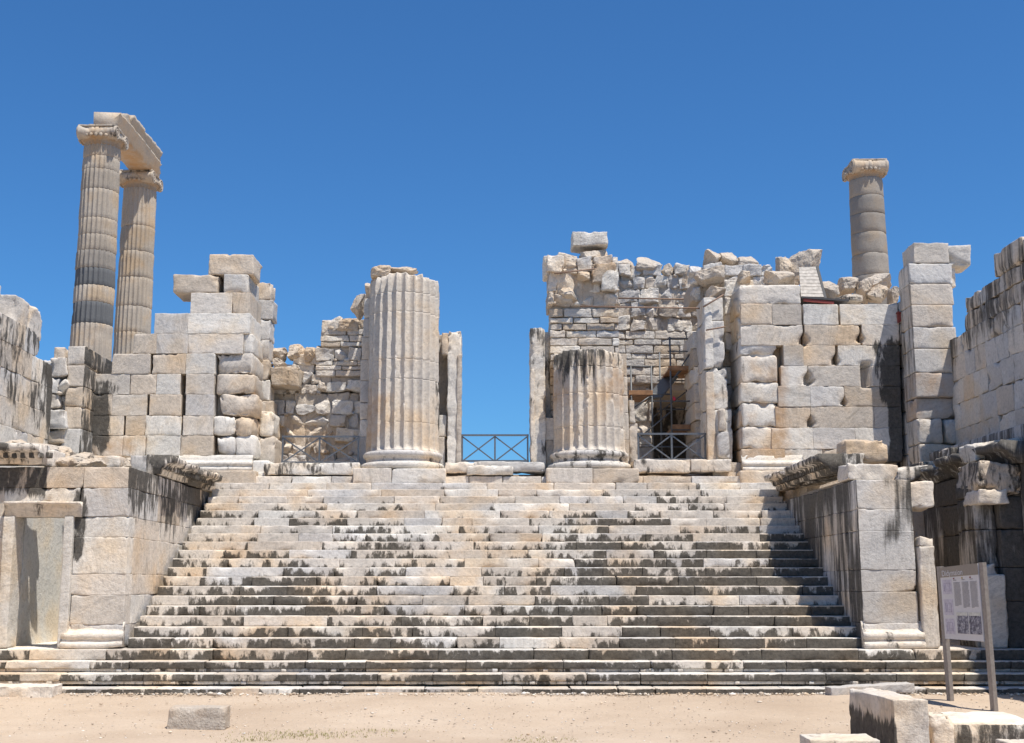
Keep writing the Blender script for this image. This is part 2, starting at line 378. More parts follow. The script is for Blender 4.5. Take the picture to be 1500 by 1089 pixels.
# ------------------------------------------------------------------ masonry helpers
def rows_wall(M, rows, Y0, depth, stain=0., ochre=0., gap=.002, chip=.06, rough=.007, res=.08, dig=None, jitter=.007, rad=.004):
    """rows of (y_top, y_bottom, [x edges or None between runs], options) measured on the front plane Y0"""
    for row in rows:
        yt, yb, xe = row[:3]; opt = row[3] if len(row) > 3 else {}
        zt, zb = PZ(yt, Y0), PZ(yb, Y0); ym = (yt + yb) / 2
        for a, b in zip(xe[:-1], xe[1:]):
            if a is None or b is None: continue
            xa, xb = PXx(a, ym, Y0), PXx(b, ym, Y0); kw = dict(chip=chip, rough=rough, rad=rad); kw.update(opt)
            big = rnd.random()
            if big < .12 and 'rad' not in opt: kw['chip'] = chip * 2.2
            M.block(xa + gap, xb - gap, Y0 + rnd.uniform(-jitter, jitter), Y0 + depth, zb + gap * .6, zt - gap * .6,
                    res=res, stain=stain, ochre=ochre, dig=dig, **kw)
def side_wall(M, X, face, y0, y1, zs, bl=(.9, 1.7), thick=.9, stain=0., ochre=0., chip=.05, rough=.008, res=.10, top=None, rad=.003):
    """ashlar whose face lies in the plane X and looks along face (+1 / -1)"""
    for zb, zt in zip(zs[:-1], zs[1:]):
        y = y0 - rnd.uniform(0, .5)
        while y < y1:
            L = rnd.uniform(*bl); ya, yb = max(y, y0), min(y + L, y1)
            if y1 - yb < .3: yb = y1; L = 99
            y += L
            if yb - ya < .12: continue
            if top and zt > top((ya + yb) / 2) + .1: continue
            j = rnd.uniform(-.008, .008)
            xa, xb = (X + j, X + thick) if face < 0 else (X - thick, X + j)
            M.block(xa, xb, ya + .002, yb - .002, zb + .0015, zt - .0015, chip=chip * (2.2 if rnd.random() < .12 else 1), rough=rough, res=res,
                    stain=stain, ochre=ochre, rad=rad)
def rubble(M, x0, x1, Y0, zb, top, depth=.8, sx=(.25, .6), sz=(.18, .36), stain=0., ochre=0., rad=.06, mortar=True, brick=False, Mm=None, ybulge=.05, mcut=.0):
    """coursed or random rubble: individual stones in front of a mortar core; top(x) gives the broken top"""
    z = zb
    while z < zb + 12:
        h = rnd.uniform(*sz); x = x0 - rnd.uniform(0, .3); any_ = False
        while x < x1:
            wd = rnd.uniform(*sx); xa, xb = max(x, x0), min(x + wd, x1); x += wd
            if xb - xa < .08: continue
            tp = top((xa + xb) / 2)
            if z + h * .6 > tp: continue
            any_ = True; hh = h * rnd.uniform(.85, 1.05)
            if brick:
                M.block(xa + .012, xb - .012, Y0 + rnd.uniform(-.03, .03), Y0 + depth * .5, z + .01, z + h - .012, rad=.02, chip=.05, rough=.02, res=.09,
                        stain=stain, ochre=ochre, warp=.05)
            else:
                cy = Y0 + .22 + rnd.uniform(-ybulge, ybulge)
                if rnd.random() < .62:
                    M.block(xa + .01, xb - .005, cy - .24, cy + .3, z + .01, z + hh, rad=.02, chip=.13, rough=.03, res=.06, warp=.16, tilt=rnd.uniform(-.14, .14), stain=stain, ochre=ochre, freq=3.2)
                else:
                    M.rock(((xa + xb) / 2, cy, z + hh / 2), (xb - xa + .05, .5, hh + .05), pw=rnd.uniform(5, 9), rough=.13, cuts=12,
                           rot=(rnd.uniform(-.12, .12), rnd.uniform(-.22, .22), rnd.uniform(-.2, .2)), stain=stain, ochre=ochre)
                if rnd.random() < .35:                       # pinning stones in the joints
                    q_ = rnd.uniform(.07, .13); M.rock((xb + rnd.uniform(-.05, .05), cy - .16, z + rnd.uniform(0, .1)), (q_ * 1.4, .2, q_), pw=5, cuts=6, lvl=2, stain=stain, ochre=ochre)
        z += h
        if not any_: break
    if mortar and Mm is not None:
        n = max(2, int((x1 - x0) / .3)); xs_ = np.linspace(x0 + .05, x1 - .05, n + 1)
        for a, b in zip(xs_[:-1], xs_[1:]):
            tp = min(top(a), top(b), top((a + b) / 2)) - mcut
            if tp > zb + .1: Mm.block(a - .01, b + .01, Y0 + .11 + rnd.uniform(-.03, .03), Y0 + depth, zb, tp, rad=.03, chip=.05, rough=.05, res=.09, stain=stain)
def interp(pts):
    xs_ = [a for a, b in pts]; zs_ = [b for a, b in pts]
    return lambda x: float(np.interp(x, xs_, zs_))
def toprock(name, label, x0, x1, yt, yb, Y, depth=.7, boxy=5., rough=.10, cuts=11, stain=0., ochre=0., rot=(0, 0, 0), group=None, cat='stone', lvl=4, seed=None):
    """a loose stone filling the pixel box x0..x1, yt..yb on the depth Y"""
    a = P(x0, yt, Y); b = P(x1, yb, Y); M = MB()
    M.rock(((a.x + b.x) / 2, Y + depth / 2, (a.z + b.z) / 2), ((b.x - a.x) * 1.04, depth, (a.z - b.z) * 1.06), pw=boxy + 1.5, rough=rough, cuts=cuts, rot=rot, lvl=lvl,
           stain=stain, ochre=ochre, seed=seed)
    o = M.build(name, RUBBLE, smooth=False); tag(o, label, cat, group); return o
def topblock(name, label, x0, x1, yt, yb, Y, depth=.7, chip=.10, rad=.03, rough=.02, warp=.03, stain=0., ochre=0., tilt=0., mat=None, group=None, cat='stone block'):
    a = P(x0, yt, Y); b = P(x1, yb, Y); M = MB()
    M.block(a.x, b.x, Y, Y + depth, b.z, a.z, rad=rad, chip=chip, rough=rough, warp=warp, res=.06, stain=stain, ochre=ochre, tilt=tilt)
    o = M.build(name, mat or ASHLAR); tag(o, label, cat, group); return o

def xpx(X, py, Y):
    """pixel column of world X on the plane Y at pixel row py"""
    return CX + X / (P(CX + 1000, py, Y).x) * 1000
def zst(lo, hi, a, b):
    """stain rising from a at height lo to b at height hi"""
    return lambda v: a + (b - a) * np.clip((v[:, 2] - lo) / (hi - lo), 0, 1)

# ------------------------------------------------------------------ podium walls flanking the stairs
YF = 24.56; ZB = .8; ZP = 4.36
def base_mould(M, a, b, out, z0, zr=None, stain=0., sc_=1.):
    """attic base: rough band, torus, scotia, plinth roll (outward, up)"""
    pr = []
    for r, z in ((0, 0), (.20, 0), (.225, .03), (.225, .09), (.20, .12), (.15, .135), (.14, .17), (.165, .19), (.185, .22), (.185, .27), (.16, .30), (.10, .32), (.06, .35), (.035, .40), (.03, .52), (0, .52)):
        pr.append((r * sc_, z0 + z * sc_))
    M.prism(pr, a, b, out, rough=.012, stain=stain, chip=.25, ochre=.1)
def cornice_prof(z0, s=1.):
    return [(-.25 * s, z0), (.04 * s, z0), (.07 * s, z0 + .10 * s), (.14 * s, z0 + .13 * s), (.20 * s, z0 + .22 * s), (.34 * s, z0 + .25 * s), (.36 * s, z0 + .36 * s), (.30 * s, z0 + .40 * s), (-.25 * s, z0 + .41 * s)]

lp = thing('podium_wall', 'pale marble podium wall with a framed doorway, left of the stairs', 'podium wall', (-9, YF, ZB))
M = MB(); cy = [684.5, 715, 757, 787, 841, 872, 915, 949]
XL = -7.25
def lstain(v):
    x = v[:, 0]; z = v[:, 2]; s_ = np.full(len(v), .22)
    s_ += .42 * np.clip((z - 3.3) / .6, 0, 1) * (x < -8.9)
    s_ += .52 * np.exp(-((x + 8.20) / .17) ** 2) * np.clip((z - 2.2) / .4, 0, 1) * np.clip((4.2 - z) / .5, 0, 1)
    side = np.clip((x + 7.33) / .05, 0, 1)
    s_ += side * (.30 * np.clip((z - 2.7) / 1.2, 0, 1) + .06)
    s_ = s_ - .06 * (z < 2.2)
    return s_
for i in range(7):
    yt, yb = cy[i], cy[i + 1]; ym = (yt + yb) / 2; xr = xpx(XL, ym, YF)
    if i == 6: xr = xpx(XL, ym, YF)
    if i == 0: ed = [-170, -95, -25, 123, xr]
    elif i == 1: ed = [-170, -60, 7, None, 117, xr]
    else: ed = [-170, -70, 6, None, 103 + (i < 4) * 4, xr]
    rows_wall(M, [(yt, yb, ed)], YF, .46, stain=lstain, rad=.003, chip=.05, ochre=.03, jitter=.004)
rows_wall(M, [(715, 735, [7, 117])], YF, .46, stain=lstain, rad=.003, chip=.05)
side_wall(M, XL, 1, YF + .46, 31.4, [PZ(y, YF) for y in cy[::-1]], bl=(1.2, 2.2), thick=.9, stain=lstain, chip=.04)
lp_o = M.build('masonry', ASHLAR, lp)
M = MB(); base_mould(M, (xpx(-8.37, 930, YF) * 0 - 8.40, YF + .05, 0), (XL + .03, YF + .05, 0), (0, -1, 0), ZB, stain=.28)
M.build('base_moulding', ASHLAR, lp)
M = MB()
M.prism(cornice_prof(4.36), (XL, 26.5, 0), (XL, 31.2, 0), (1, 0, 0), stain=.52, rough=.02, chip=.5)
for i in range(26): M.block(XL + .05, XL + .19, 26.6 + i * .175, 26.69 + i * .175, 4.47, 4.58, chip=.02, res=.1, stain=.6)
M.block(XL - .6, XL - .2, 26.5, 31.2, 4.37, 4.76, chip=.15, rad=.03, warp=.03, stain=.45)
M.build('cornice', ASHLAR, lp)
def box_px(M, x0, x1, yt, yb, Y, depth, **kw):
    a = P(x0, yt, Y); b = P(x1, yb, Y); M.block(a.x, b.x, Y, Y + depth, b.z, a.z, **kw)
XJ0, XJ1 = PXx(8.5, 756, YF), PXx(24, 756, YF); XK0, XK1 = PXx(97, 756, YF), PXx(110, 756, YF)
ztop = PZ(757, YF)
M = MB(); M.prism([(0, PZ(757, YF - .07)), (.0, PZ(741, YF - .07)), (.10, PZ(739, YF)), (.10, PZ(735.5, YF)), (-.5, PZ(735.5, YF)), (-.5, PZ(757, YF - .07))], (PXx(6, 745, YF - .12), YF - .07, 0), (PXx(118, 745, YF - .12), YF - .07, 0), (0, -1, 0), stain=.46, rough=.008)
fr = M.build('door_frame', ASHLAR, lp); fr['label'] = 'grey marble door frame with a moulded lintel'
M = MB(); M.block(XJ0, XJ1, YF - .10, YF + .45, ZB + .02, ztop - .004, rad=.01, chip=.03, stain=.18); M.build('jamb', ASHLAR, fr)
M = MB(); M.block(XK0, XK1, YF - .10, YF + .45, ZB + .02, ztop - .004, rad=.01, chip=.03, stain=.18); M.build('jamb', ASHLAR, fr)
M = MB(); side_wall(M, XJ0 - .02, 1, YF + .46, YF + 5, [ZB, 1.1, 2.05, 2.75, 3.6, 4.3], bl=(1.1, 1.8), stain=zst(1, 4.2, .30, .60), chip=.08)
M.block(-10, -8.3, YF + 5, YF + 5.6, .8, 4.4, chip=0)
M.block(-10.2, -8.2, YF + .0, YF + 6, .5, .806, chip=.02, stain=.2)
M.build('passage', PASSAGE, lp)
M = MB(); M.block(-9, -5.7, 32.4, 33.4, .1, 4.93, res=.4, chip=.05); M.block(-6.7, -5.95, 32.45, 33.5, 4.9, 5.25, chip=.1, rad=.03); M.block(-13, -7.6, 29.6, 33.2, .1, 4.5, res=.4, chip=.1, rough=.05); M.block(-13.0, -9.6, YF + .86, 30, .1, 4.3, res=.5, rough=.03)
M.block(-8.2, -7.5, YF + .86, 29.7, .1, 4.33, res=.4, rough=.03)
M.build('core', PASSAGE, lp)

rp = thing('podium_wall', 'black stained marble podium wall with a missing doorway lintel, right of the stairs', 'podium wall', (9, YF, ZB))
XR = 7.15
M = MB(); cy = [703, 746, 778, 835, 867, 913, 949]
def rstain(v):
    x = v[:, 0]; z = v[:, 2]; s_ = np.full(len(v), .16)
    s_ += .43 * np.exp(-((x - 7.84 + .1 * np.sin(z * 3)) / .34) ** 2) * np.clip((z - 2.4) / .6, 0, 1)
    s_ += .30 * np.clip((x - 8.12) / .1, 0, 1) * np.clip((z - 1.6) / .5, 0, 1)
    s_ = np.where(x < 7.17, .60, s_)
    return s_
for i in range(6):
    yt, yb = cy[i], cy[i + 1]; ym = (yt + yb) / 2
    rows_wall(M, [(yt, yb, [xpx(XR, ym, YF), xpx(8.24, ym, YF)])], YF, .85, stain=rstain, rad=.003, chip=.05, jitter=.004)
side_wall(M, XR, -1, YF + .85, 31.4, [PZ(y, YF) for y in cy[::-1]], bl=(1.2, 2.2), thick=.9, stain=lambda v: .53 + .08 * np.clip((v[:, 2] - 2.5) / 1.5, 0, 1), chip=.04)
M.build('masonry', DARKW, rp)
M = MB(); base_mould(M, (XR - .03, YF + .05, 0), (8.30, YF + .05, 0), (0, -1, 0), ZB, stain=.33)
M.build('base_moulding', ASHLAR, rp)
M = MB()
M.prism(cornice_prof(4.36), (XR, 26.2, 0), (XR, 31.3, 0), (-1, 0, 0), stain=.52, rough=.02, chip=.6)
for i in range(28): M.block(XR - .19, XR - .05, 26.3 + i * .175, 26.39 + i * .175, 4.47, 4.58, chip=.02, res=.1, stain=.6)
M.block(XR + .2, XR + .7, 26.2, 31.3, 4.37, 4.78, chip=.2, rad=.03, warp=.03, stain=.5)
M.build('cornice', ASHLAR, rp)
M = MB(); M.block(5.7, 9, 32.4, 33.4, .1, 4.93, res=.4, chip=.05); M.block(5.9, 6.7, 32.45, 33.5, 4.9, 5.2, chip=.1, rad=.03); M.block(7.5, 13, 29.9, 33.2, .1, 4.5, res=.4, chip=.1, rough=.05); M.block(7.4, 8.2, YF + .86, 30, .1, 4.2, res=.4, rough=.03)
M.build('core', MORTAR, rp)
M = MB(); M.block(8.29, 8.60, YF - .1, YF + .5, ZB + .01, PZ(800, YF), rad=.02, chip=.06, stain=.12, ochre=.2)
M.block(8.30, 8.57, YF - .08, YF + .4, PZ(801, YF), PZ(787, YF), rad=.02, chip=.18, warp=.08, stain=.1, ochre=.2, tilt=-.12)
M.build('door_jamb', ASHLAR, rp)['label'] = 'narrow pale jamb broken off at mid height'
M = MB(); a = P(1443, 838, YF + .1); b = P(1474, 946, YF + .1)
M.block(9.52, 9.95, YF - .05, YF + .6, ZB, a.z - .05, rad=.03, chip=.14, warp=.05, rough=.02, stain=.2, tilt=-.01)
M.block(9.55, 9.9, YF - .03, YF + .5, a.z - .2, a.z + .16, rad=.02, chip=.3, warp=.15, rough=.03, stain=.1, tilt=.2)
M.build('door_jamb', ASHLAR, rp)['label'] = 'crumbled jamb with a white fractured top'
M = MB()
for za, zb in zip([ZB, 1.7, 2.35, 3.1, 3.75], [1.7, 2.35, 3.1, 3.75, 4.0]):
    M.block(9.98, 11.0, YF + .05, YF + .9, za + .003, zb - .003, rad=.02, chip=.07, stain=.64, res=.1); M.block(9.45 + .1 * (za > 2), 9.975, YF + .25, YF + 1.2, za + .003, zb - .003, rad=.02, chip=.1, stain=.52, res=.1)
    M.block(11.01, 13, YF + .05, YF + .9, za, zb, rad=.02, chip=.06, stain=.5)
M.build('pier', DARKW, rp)
M = MB(); side_wall(M, 10.3, -1, YF + 1.2, 31, [ZB, 1.6, 2.3, 3.1, 3.8, 4.36], bl=(1.1, 1.9), stain=zst(1.2, 3.4, .46, .66), thick=.9)
M.block(8.2, 10.3, YF, 29.9, .5, .806, chip=.02, stain=.3)
M.build('passage', DARKW, rp)
M = MB()
M.prism(cornice_prof(4.37, 1.15), (10.3, 24.2, 0), (10.3, 31, 0), (-1, 0, 0), stain=.55, rough=.03, chip=.7)
M.block(10.5, 11.7, 24, 31, 4.38, 4.86, chip=.2, rad=.04, warp=.02, stain=.5, res=.15)
M.block(10.9, 11.7, 22, 31, 4.87, 5.3, chip=.2, rad=.04, stain=.5, res=.15)
M.build('side_cornice', DARKW, rp)

# loose stones on the right podium
g_r = 'broken stones lying on the right podium'
topblock('carved_block', 'eight sided weathered block lying on the cornice at the top right of the stairs', 1236, 1303, 643, 679, 26.6, .8, chip=.2, rad=.10, stain=.30, group=g_r, warp=.05)
topblock('stone_slab', 'thin wedge shaped slab under the eight sided block on the right podium', 1240, 1316, 680, 704, 25.0, .9, chip=.12, rad=.02, stain=.16, group=g_r, tilt=-.05)
topblock('stone_block', 'low black stained block behind the pier top, right of the wedge shaped slab', 1312, 1350, 684, 704, 26.4, .7, stain=.55, group=g_r)
topblock('lintel_fragment', 'fractured lintel end sticking out from the top right corner of the right podium pier', 1328, 1371, 705, 744, YF + .05, .8, chip=.32, rad=.03, warp=.08, stain=.24, rough=.03)
topblock('cornice_fragment', 'jagged sunlit cornice fragment above the crumbled jamb at the right edge', 1430, 1496, 678, 722, YF - .1, 1.3, chip=.38, rad=.03, warp=.12, rough=.05, stain=.42, tilt=-.08)
topblock('rubble_stone', 'flat bright stone on the wall end just below the jagged cornice fragment', 1434, 1478, 716, 738, YF - .15, .9, stain=.3, chip=.25, rad=.03, warp=.08)
topblock('cornice_fragment', 'pale topped cornice slab leaning on the dark side podium at the right edge', 1427, 1500, 645, 672, 25.4, .8, chip=.2, stain=.34, tilt=.12)
for i, (a, b, c, d, Y, lb) in enumerate([(1350, 1395, 676, 692, 29.6, 'dark block lying farthest along the right side cornice'), (1392, 1440, 655, 680, 27.6, 'dark block on the right side cornice beside the pale topped slab')]):
    topblock('stone_block', lb, a, b, c, d, Y, .8, stain=.52, group=g_r)

# loose stones on the left podium
g_l = 'broken stones lying on the left podium'
M = MB(); a = P(-40, 672, 24.5); b = P(62, 686, 24.5)
M.prism(cornice_prof(4.38, 1.0), (-11.2, YF, 0), (PXx(62, 680, YF), YF, 0), (0, -1, 0), stain=.46, rough=.02, chip=.3)
for i in range(14): M.block(-11.1 + i * .17, -11.01 + i * .17, YF - .19, YF - .05, 4.49, 4.60, chip=.02, stain=.6, res=.1)
M.block(-11.2, PXx(62, 680, YF) - .02, YF + .26, YF + .46, 4.38, 4.8, chip=.2, rad=.04, stain=.3, ochre=.1)
tag(M.build('cornice_block', ASHLAR), 'dark dentil cornice block above the left doorway', 'cornice block')
topblock('stone_block', 'pale block with vertical grey streaks right of the dark dentil cornice', 62, 78, 659, 684, 24.9, .7, stain=.3, group=g_l, chip=.15)
toprock('rubble_stone', 'small pointed stone on the left podium beside the streaked pale block', 77, 104, 668, 684.5, 24.9, .5, boxy=3, group=g_l)
for a, b, c, d, Y, lb in [(0, 34, 640, 662, 25.6, 'pale stone at the left edge on top of the dentil cornice'), (28, 68, 646, 664, 26.2, 'cream stone heaped behind the dentil cornice'), (85, 132, 660, 685, 27.5, 'rounded cream stone at the foot of the broken wall end on the left'),
                          (60, 98, 652, 680, 28.5, 'low crumbled stone at the foot of the dark left wall'), (110, 150, 668, 690, 27.0, 'low crumbled stone on the left podium below the ochre stained wall')]:
    toprock('rubble_stone', lb, a, b, c, d, Y, .8, boxy=4, rough=.16, group=g_l, ochre=.15)
topblock('stone_block', 'low block with a brown stain at the foot of the left ashlar wall', 134, 174, 668, 685, 29.6, .6, stain=.3, ochre=.35, group=g_l)
toprock('rubble_stone', 'wide rounded tan stone at the foot of the left ashlar wall', 173, 206, 668, 690, 29.4, .7, boxy=5, group=g_l, ochre=.2)

# ------------------------------------------------------------------ upper walls
YW = 32.25
def moulded_base(name_parent, x0, x1, Y, yb=668, st=.2, side=None):
    M = MB(); z0 = PZ(yb, Y) - .42
    base_mould(M, (x0, Y + .02, 0), (x1, Y + .02, 0), (0, -1, 0), z0, stain=st, sc_=.85)
    M.block(x0 - .1, x1 + .12, Y - .28, Y + .6, 4.4, z0 + .01, rad=.02, chip=.08, stain=st - .05)
    return M.build('base_moulding', ASHLAR, name_parent)

lw = thing('ashlar_wall', 'tall broken ashlar wall of grey and cream marble left of the fluted half columns', 'ruined wall', (-8.5, YW, 4.8))
M = MB()
def pst(v):
    x = v[:, 0]; z = v[:, 2]
    return .16 + .52 * np.clip((-9.70 - x) / .6, 0, 1) * np.clip((7.7 - z) / .4, 0, 1) * np.clip((z - 5.2) / .6, .35, 1)
def poc(v): return .03 + .55 * np.clip((-8.6 - v[:, 0]) / 1.2, 0, 1) * np.clip((6.2 - v[:, 2]) / .6, 0, 1)
R = [(429, 459, [279, 340, 366], {}), (459, 489, [226, 275, 366], {}),
     (489, 518, [195, 229, 275, 356], {}), (518, 548, [164, 220, None, 223, 272, 315], {}),
     (548, 578, [137, 190, None, 191, 229, 264, None, 272, 313], {}), (578, 609, [136, 164, 215, None, 219, 265, None, 272, 313], {}),
     (609, 638, [135, 181, None, 184, 213, 265, None, 268, 312], {}), (638, 668, [134, 180, 213, 264, 312], {})]
rows_wall(M, R, YW, 1.6, stain=pst, ochre=poc, rad=.003, chip=.05)
rows_wall(M, [(489, 518, [356, 371], dict(rad=.06, chip=.2)), (518, 548, [315, 371], dict(rad=.07, chip=.22, warp=.06)), (402, 429, [328, 364], dict(chip=.12)),
              (548, 578, [317, 372], dict(rad=.09, chip=.25, warp=.08)), (578, 609, [321, 376], dict(rad=.10, chip=.25, warp=.1)),
              (609, 638, [312, 346, 372], dict(rad=.10, chip=.25, warp=.12)), (638, 668, [314, 344, 374], dict(rad=.12, chip=.25, warp=.12))], YW + .06, 1.5, stain=.12, ochre=.16)
# strip of the inner anta, one course after the other
for i, (yt, yb, xr) in enumerate([(414, 439, 390), (439, 468, 394), (468, 498, 391), (498, 527, 390), (527, 557, 390), (557, 587, 393), (587, 616, 398), (616, 645, 400), (645, 676, 402)]):
    xl = 374
    Y = YW + 1.62; M.block(PXx(xl - 12, 550, Y), PXx(xr + 3, 550, Y), Y, Y + .7, PZ(yb, Y) + .003, PZ(yt, Y) - .003, rad=.02, chip=.10 if yt < 560 else .25, rough=.015, stain=.2, ochre=.1)
for i in range(7): M.block(-10.6 + .0, -6.9, YW + .5, YW + 1.55, 4.6 + i * .5, 5.1 + i * .5, chip=.0, res=.5) if i < 5 else None
M.build('masonry', ASHLAR, lw)
moulded_base(lw, PXx(262, 670, YW), PXx(371, 670, YW), YW)
g_w = 'loose blocks on top of the left ashlar wall'
topblock('stone_block', 'grey block with a broken lower left end overhanging the left ashlar wall', 254, 318, 402, 429, YW + .05, 1.1, chip=.12, rad=.03, group=g_w)
topblock('stone_block', 'topmost smooth block crowning the left ashlar wall', 306, 371, 373, 403, YW + .1, 1.2, chip=.16, rad=.03, stain=.2, group=g_w, warp=.03)

st = thing('wall_stub', 'broken wall stub with black stained side between the left side wall and ashlar wall', 'ruined wall', (-10.9, 31.4, 4.6))
M = MB(); ys0 = 31.35
for i, (yt, yb, yend) in enumerate([(507, 535, 3.2), (535, 566, 1.3), (566, 596, 1.0), (596, 628, .95), (628, 665, .95)]):
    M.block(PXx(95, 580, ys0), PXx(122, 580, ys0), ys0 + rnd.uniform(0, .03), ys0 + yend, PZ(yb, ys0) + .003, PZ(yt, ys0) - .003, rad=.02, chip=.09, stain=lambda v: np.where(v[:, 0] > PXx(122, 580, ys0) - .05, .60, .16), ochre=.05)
M.block(PXx(78, 510, ys0), PXx(95, 510, ys0), ys0 + .02, ys0 + .9, PZ(530, ys0), PZ(508, ys0), rad=.04, chip=.15, stain=.12)
M.block(PXx(58, 600, ys0), PXx(100, 600, ys0), ys0 + .30, ys0 + 1.1, 4.5, PZ(532, ys0), rad=.05, chip=.1, stain=.15)
zz = PZ(664, ys0)
rubble(M, PXx(57, 600, ys0), PXx(98, 600, ys0), ys0 + .02, zz - .2, lambda x: PZ(530, ys0), sx=(.35, .8), sz=(.35, .6), ochre=.12, stain=.12, mortar=False, ybulge=.12)
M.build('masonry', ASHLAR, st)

XSW = -11.2
sw = thing('side_wall', 'stained side wall running out of the picture at the left edge', 'ruined wall', (-11.7, 26, 4.5))
M = MB()
def swst(v): return .24 + .22 * np.clip((v[:, 2] - 5.2) / 1.2, 0, 1) + .30 * np.clip((v[:, 1] - 30.4) / .4, 0, 1)
topf = interp([(14, 9.3), (26.6, 8.85), (27.4, 8.5), (29.0, 8.6), (29.2, 8.2), (30.25, 8.1), (30.35, 7.6), (30.9, 7.55)])
side_wall(M, XSW, 1, 14, 30.85, [4.3, 4.95, 5.6, 6.25, 6.9, 7.5, 8.1, 8.7, 9.3], bl=(.7, 1.4), thick=1.3, stain=swst, chip=.07, top=topf, rough=.015)
M.build('masonry', ASHLAR, sw)
M = MB(); M.block(-13.2, XSW - .05, 8, 31.0, .1, 4.27, res=.4, rough=.03); side_wall(M, XSW + .12, 1, 8, YF - .02, [-.1, .5, 1.4, 2.1, 3.0, 3.7, 4.29], bl=(1.1, 2.0), thick=.8, stain=zst(1.5, 4, .22, .40)); M.build('podium', ASHLAR, sw)
g_s = 'loose stones on top of the left side wall'
topblock('stone_block', 'big pale block at the left edge on top of the side wall', -22, 19, 432, 480, 28.2, .9, chip=.16, rad=.03, warp=.05, stain=.24, group=g_s)
topblock('stone_block', 'smaller pale block with a broken lower corner on top of the left side wall', 20, 41, 446, 490, 29.2, .8, chip=.18, rad=.03, warp=.06, stain=.24, group=g_s, tilt=-.12)

rw = thing('ashlar_wall', 'pale ashlar wall with pry holes and a diagonal shadow right of the half columns', 'ruined wall', (8.4, YW, 4.8))
M = MB()
notches = [(1178, 502, .13, .28), (1261, 498, .10, .25), (1225, 531, .11, .28), (1184, 560, .13, .3), (1237, 592, .08, .25), (1188, 622, .10, .28)]
npts = [(P(a, b, YW), r, d) for a, b, r, d in notches]
sl = (P(1261, 532, YW), P(1276, 566, YW))
def dig(p):
    for c, r, d in npts:
        dx = np.abs(p[:, 0] - c.x) / r; dz = p[:, 2] - c.z; dz = np.where(dz > 0, dz / (r * 2.3), -dz / (r * .9))
        k = np.clip(1.05 - dx - dz, 0, 1); f = np.clip((YW + .45 - p[:, 1]) / .4, 0, 1)
        p[:, 1] += d * np.clip(k * 9, 0, 1) * f
    dx = np.abs(p[:, 0] - (sl[0].x + sl[1].x) / 2) / ((sl[1].x - sl[0].x) / 2); dz = np.abs(p[:, 2] - (sl[0].z + sl[1].z) / 2) / ((sl[0].z - sl[1].z) / 2)
    k = np.clip((1.15 - np.maximum(dx, dz)) * 5, 0, 1); p[:, 1] += .40 * k * np.clip((YW + .45 - p[:, 1]) / .4, 0, 1)
    return p
def rwst(v):
    x = v[:, 0]; z = v[:, 2]
    b_ = np.clip((x - 9.98 - .12 * np.sin(z * 1.3)) / .3, 0, 1) * np.clip((8.7 - z) / .5, 0, 1) * .42
    return .20 + b_ + .10 * np.exp(-((x - 9.35) / .1) ** 2) * (z < 6)
def rwoc(v): return .02 + .56 * np.clip((8.05 - v[:, 0]) / .5, 0, 1) * np.clip((8.0 - v[:, 2]) / .3, 0, 1)
R = [(446, 476, [1085, 1131, 1174, None, 1177, 1228, None, 1231, 1316], {}), (476, 506, [1085, 1176, None, 1179, 1260, None, 1263, 1318], {}),
     (506, 536, [1148, 1177, 1224, None, 1228, 1319], {}), (536, 566, [1144, 1183, 1267, 1319], {}),
     (566, 596, [1140, 1187, 1237, 1320], {}), (596, 627, [1136, 1188, 1281, 1321], {}), (627, 658, [1130, 1191, 1253, 1322], {}),
     (658, 676, [1086, 1150, 1205, 1265, 1322], {})]
rows_wall(M, R, YW, 1.6, stain=rwst, ochre=rwoc, rad=.003, chip=.045, dig=dig, res=.065)
rows_wall(M, [(506, 536, [1085, 1132], dict(rad=.03, chip=.12)), (540, 566, [1091, 1122, 1140], dict(rad=.05, chip=.15)), (569, 600, [1092, 1131], dict(rad=.10, chip=.25, warp=.08)),
              (600, 627, [1084, 1132], dict(rad=.06, chip=.2)), (629, 658, [1098, 1132], dict(rad=.12, chip=.2, warp=.1)), (627, 658, [1084, 1097], dict(rad=.05, chip=.15))],
          YW + .12, 1.5, stain=.12, ochre=rwoc)
rows_wall(M, [(417, 446, [1083, 1173], dict(rad=.05, chip=.12))], YW + .02, 1.4, stain=.3)
# left return of the wall, looking at the doorway
for i, (yt, yb) in enumerate([(430, 460), (460, 495), (495, 520), (520, 560), (560, 590), (590, 625), (625, 660)]):
    M.block(PXx(1085, 560, YW) + .02 * (i % 2), PXx(1085, 560, YW) + 1.0, YW + .03, YW + 1.7, PZ(yb, YW) + .003, PZ(yt, YW) - .003, rad=.05, chip=.2, rough=.02, stain=.26, ochre=.30, warp=.03)
M.block(PXx(1095, 560, YW), PXx(1316, 560, YW), YW + .5, YW + 1.5, 4.6, PZ(450, YW), res=.5, chip=0)
M.build('masonry', ASHLAR, rw)
moulded_base(rw, PXx(1086, 670, YW), PXx(1176, 670, YW), YW, st=.16)

